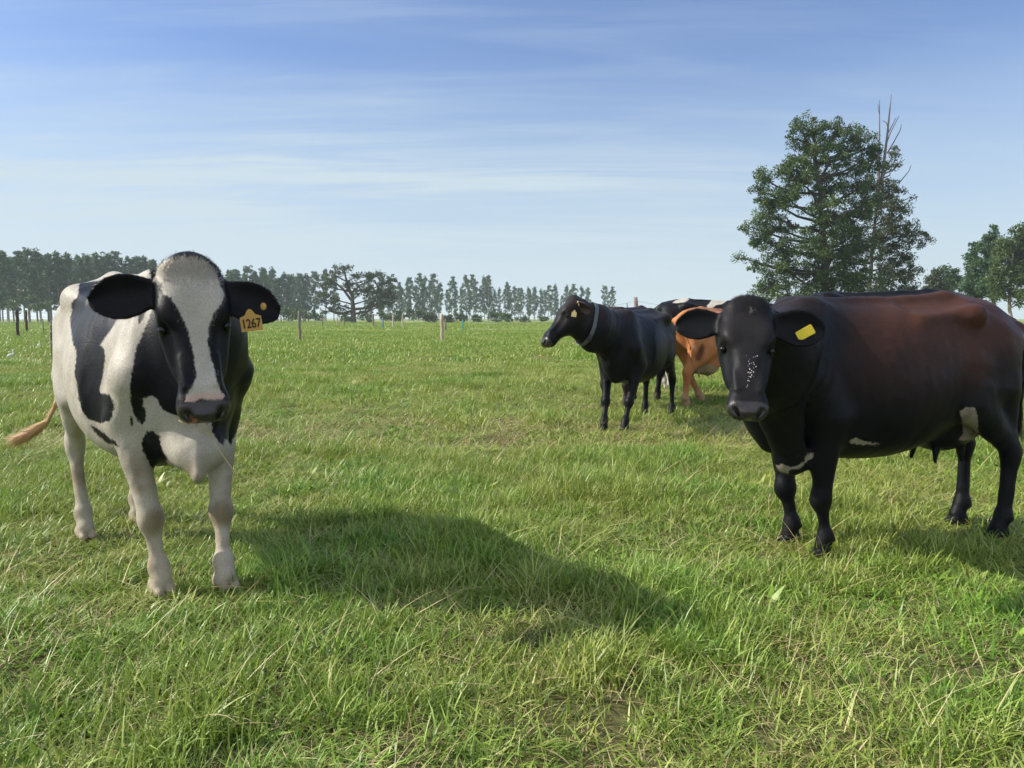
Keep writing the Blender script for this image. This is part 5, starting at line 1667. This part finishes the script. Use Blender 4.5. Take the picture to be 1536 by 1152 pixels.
def post(u, vt, vb, D, r0, m, label, cat='fence post', group='fence posts far across the paddock', arm=False, lean=0.0):
    b = at(u, vb, D); z = float(ground_z(b[0], D)); t = at(u, vt, D)
    h = max(0.5, t[2] - z)
    o = empty('fence_post', (b[0], D, z)); tag(o, label, cat, group)
    r = np.random.default_rng(int(u * 7))
    pts = [np.array([lean * q * h + r.normal(0, r0 * 0.12), r.normal(0, r0 * 0.12), -0.1 + (h + 0.1) * q]) for q in np.linspace(0, 1, 7)]
    V, F = tube(pts, r0 * np.array([1.08, 1.0, 0.98, 1.0, 0.95, 0.97, 0.86]), 8)
    link('shaft', mesh_np('shaft', V, F, True), m, o)
    for q in (0.55, 0.78, 0.93):
        c = np.array([lean * q * h, -r0 * 1.1, h * q])
        V, F = tube([c + [0, 0, -0.03], c + [0, -0.03, 0], c + [0, 0, 0.03]], [0.012, 0.02, 0.012], 8)
        link('insulator', mesh_np('insulator', V, F, True), WIRE, o)
    if arm:
        V, F = tube([np.array([-0.42, 0, h * 0.97]), np.array([0.42, 0, h * 0.97])], [0.05, 0.05], 8)
        link('cross_arm', mesh_np('arm', V, F, True), m, o)
    return np.array([b[0] + lean * h * 0.8, D, z]), h


PD = {}
for key, a in dict(
        a=(449.5, 466, 506, 38.0, 0.075, WOOD, 'brown fence post right of the black and white cow'),
        b=(663, 471, 509, 38.0, 0.085, WOODP, 'pale thick fence post in the middle of the paddock'),
        c=(668.5, 478, 496, 60.0, 0.07, WOOD, 'short brown fence post just right of the pale thick one'),
        d=(590, 472, 491, 80.0, 0.10, WOODP, 'pale fence post left of the other pale post by the bushes'),
        e=(604, 471, 491, 82.0, 0.09, WOODP, 'pale fence post beside the dark bushes'),
        f=(560, 472, 489, 85.0, 0.10, WOOD, 'grey post with a cross arm below the spreading tree'),
        g=(516, 475, 490, 88.0, 0.08, WOOD, 'thin grey post under the spreading tree'),
        h=(506, 476, 488, 100.0, 0.08, WOODP, 'thin pale post left of the spreading tree trunk'),
        i=(574.5, 477, 492, 72.0, 0.07, BLUE, 'blue post in the far paddock'),
        j=(694, 479, 496, 60.0, 0.05, TEAL, 'slim teal post in the far paddock'),
        k=(26.5, 464, 495, 46.0, 0.085, WOODD, 'dark fence post near the left edge'),
        l=(40, 465, 489, 60.0, 0.09, WOODD, 'dark fence post second from the left edge'),
        m=(65, 478, 493, 52.0, 0.035, WOOD, 'thin stake left of the black and white cow'),
        n=(484, 478, 487, 105.0, 0.09, WOOD, 'small grey post left of the spreading tree'),
        o=(962, 446, 500, 30.0, 0.085, WOOD, 'dark leaning post behind the back of the collared cow'),
        p=(940, 455, 498, 36.0, 0.03, WOOD, 'thin stake behind the back of the collared cow'),
        ).items():
    PD[key] = post(*a, arm=(key == 'f'), lean=(-0.12 if key == 'o' else 0.0))
post(82.5, 483, 545, 19.5, 0.075, WOODD, 'thick dark post just behind the rump of the black and white cow')


def wires(name, label, posts, hs_):
    parts = []
    for (p, h), (q, g) in zip(posts[:-1], posts[1:]):
        for f in hs_:
            a = p + [0, 0, h * f]; b = q + [0, 0, g * f]
            mid = (a + b) / 2 - [0, 0, 0.04]
            parts.append(tube([a, mid, b], [0.0045] * 3, 8))
    V, F = join(parts)
    o = link(name, mesh_np(name, V, F, True), WIRE)
    tag(o, label, 'fence wire')


ext = lambda u, v, D: (np.array([at(u, v, D)[0], D, float(ground_z(at(u, v, D)[0], D))]), 1.15)
wires('fence_wire', 'thin wires of the nearer fence between the brown and the pale post', [ext(-60, 500, 44), PD['k'], ext(250, 500, 41), PD['a'], PD['b'], ext(800, 508, 34), PD['o'], ext(1150, 500, 30)], (0.55, 0.78, 0.93))
wires('fence_wire', 'thin wires of the farther fence past the pale posts and bushes', [ext(-60, 488, 66), PD['l'], ext(220, 488, 75), ext(400, 488, 90), PD['h'], PD['g'], PD['f'], PD['d'], PD['e'], ext(760, 490, 78), ext(950, 490, 74)], (0.55, 0.93))

FEATH = simple('white_feathers', (0.78, 0.78, 0.74), 0.7, 0.06, 30)
BEAK = simple('beak_and_legs', (0.45, 0.30, 0.08), 0.5, 0.1)
BIRD = simple('dark_feathers', (0.02, 0.02, 0.022), 0.7, 0.1)


def egret(u, v, D, rz, label):
    p = at(u, v, D); o = empty('egret', (p[0], D, float(ground_z(p[0], D))), rz); tag(o, label, 'bird', 'white egrets in the grass'); o.scale = (0.65,) * 3
    f = Field(np.arange(-0.22, 0.24, 0.008), np.arange(-0.09, 0.09, 0.008), np.arange(0.08, 0.50, 0.008))
    f.ell((0, 0, 0.23), (0.13, 0.055, 0.065), np.array([[0.95, 0, 0.3], [0, 1, 0], [-0.3, 0, 0.95]]), 0.02)
    f.cap((-0.08, 0, 0.20), (-0.18, 0, 0.16), 0.03, 0.012, k=0.02)
    f.chain([(np.array([0.09, 0, 0.26]), 0.035, 0.035), (np.array([0.13, 0, 0.33]), 0.02, 0.02), (np.array([0.10, 0, 0.40]), 0.016, 0.016), (np.array([0.12, 0, 0.45]), 0.02, 0.02)], 0.015)
    f.ell((0.135, 0, 0.455), (0.035, 0.02, 0.021), k=0.01)
    V, Q = f.mesh(); link('body', mesh_np('body', V, Q, True), FEATH, o)
    V, F = tube([(0.16, 0, 0.455), (0.20, 0, 0.447), (0.225, 0, 0.44)], [0.009, 0.006, 0.001], 8); link('beak', mesh_np('beak', V, F, True), BEAK, o)
    for s in (-1, 1):
        V, F = tube([(0.0, 0.025 * s, 0.19), (0.012, 0.025 * s, 0.10), (0.0, 0.025 * s, 0.0)], [0.007] * 3, 8); link('leg', mesh_np('leg', V, F, True), BEAK, o)


egret(58, 520, 29.0, R(100), 'small white bird farther off in the grass left of the cow')
egret(16, 539, 22.0, R(60), 'small white bird in the grass at the left edge')


def flyer(u, v, D, s, label):
    p = at(u, v, D); o = empty('flying_bird', tuple(p), R(30)); tag(o, label, 'bird', 'tiny dark birds in the sky')
    V, F = tube([(-0.5, 0, 0), (-0.25, 0, 0.0), (0.1, 0, 0.02), (0.4, 0, 0.02), (0.55, 0, 0)], np.array([0.03, 0.10, 0.14, 0.08, 0.01]), 8)
    b = link('body', mesh_np('body', V * s, F, True), BIRD, o)
    for sd in (-1, 1):
        W = np.array([(0.2, 0.05, 0), (0.1, 0.5, 0.22), (-0.05, 1.0, 0.05), (-0.2, 0.5, 0.18), (-0.15, 0.05, 0)]) * s
        W[:, 1] *= sd; W2 = W - [0, 0, 0.02 * s]
        V = np.concatenate([W, W2]); n_ = 5
        me = bpy.data.meshes.new('wing'); me.from_pydata([tuple(q) for q in V], [], [tuple(range(5)), tuple(range(9, 4, -1))] + [(i, i + 5, (i + 1) % 5 + 5, (i + 1) % 5) for i in range(5)])
        link('wing', me, BIRD, o)


flyer(1462, 204, 50, 0.085, 'tiny dark bird in the sky right of the tallest tree')
flyer(469, 209, 50, 0.075, 'tiny dark bird in the middle of the left sky')
flyer(308, 324, 60, 0.06, 'tiny dark bird above the black and white cow')

# grass stems hanging from the mouth of the black and white cow
p_ = P1(0.545, -0.02, -0.118)
V_, F_ = join([tube([p_ + b1.D(q) for q in qs], [0.0016] * len(qs), 8) for qs in (
    [(-0.02, 0.02, 0.01), (0.01, 0, -0.02), (0.04, 0, -0.06), (0.05, 0.01, -0.07)], [(-0.01, 0.0, 0.0), (-0.05, -0.02, -0.01), (-0.07, -0.02, 0.005)],
    [(0.02, 0, 0.0), (0.07, -0.01, -0.10), (0.12, 0.02, -0.20), (0.11, 0.02, -0.25)])])
o = link('grass_stem', mesh_np('grass_stem', V_ @ b1.Rm + b1.loc, F_, True), simple('chewed_stem', (0.45, 0.36, 0.16), 0.7, 0.2))
tag(o, 'thin grass stem hanging from the mouth of the black and white cow', 'grass stem')
# ---------------------------------------------------------------- thin haze
m, n, out = mat('haze_air')
pv = n('ShaderNodeVolumePrincipled', {'Color': (0.80, 0.88, 1.0, 1), 'Density': 0.00038, 'Anisotropy': 0.2})
n.t.links.new(pv.outputs[0], out.inputs['Volume'])
bx = np.array([(x, y, z) for x in (-4700, 4700) for y in (-4700, 4700) for z in (-3.0, 42.0)], float)
hz = link('haze', mesh_np('haze', bx, np.array([(0, 1, 3, 2), (4, 6, 7, 5), (0, 4, 5, 1), (2, 3, 7, 6), (0, 2, 6, 4), (1, 5, 7, 3)])), m)
tag(hz, kind='stuff')
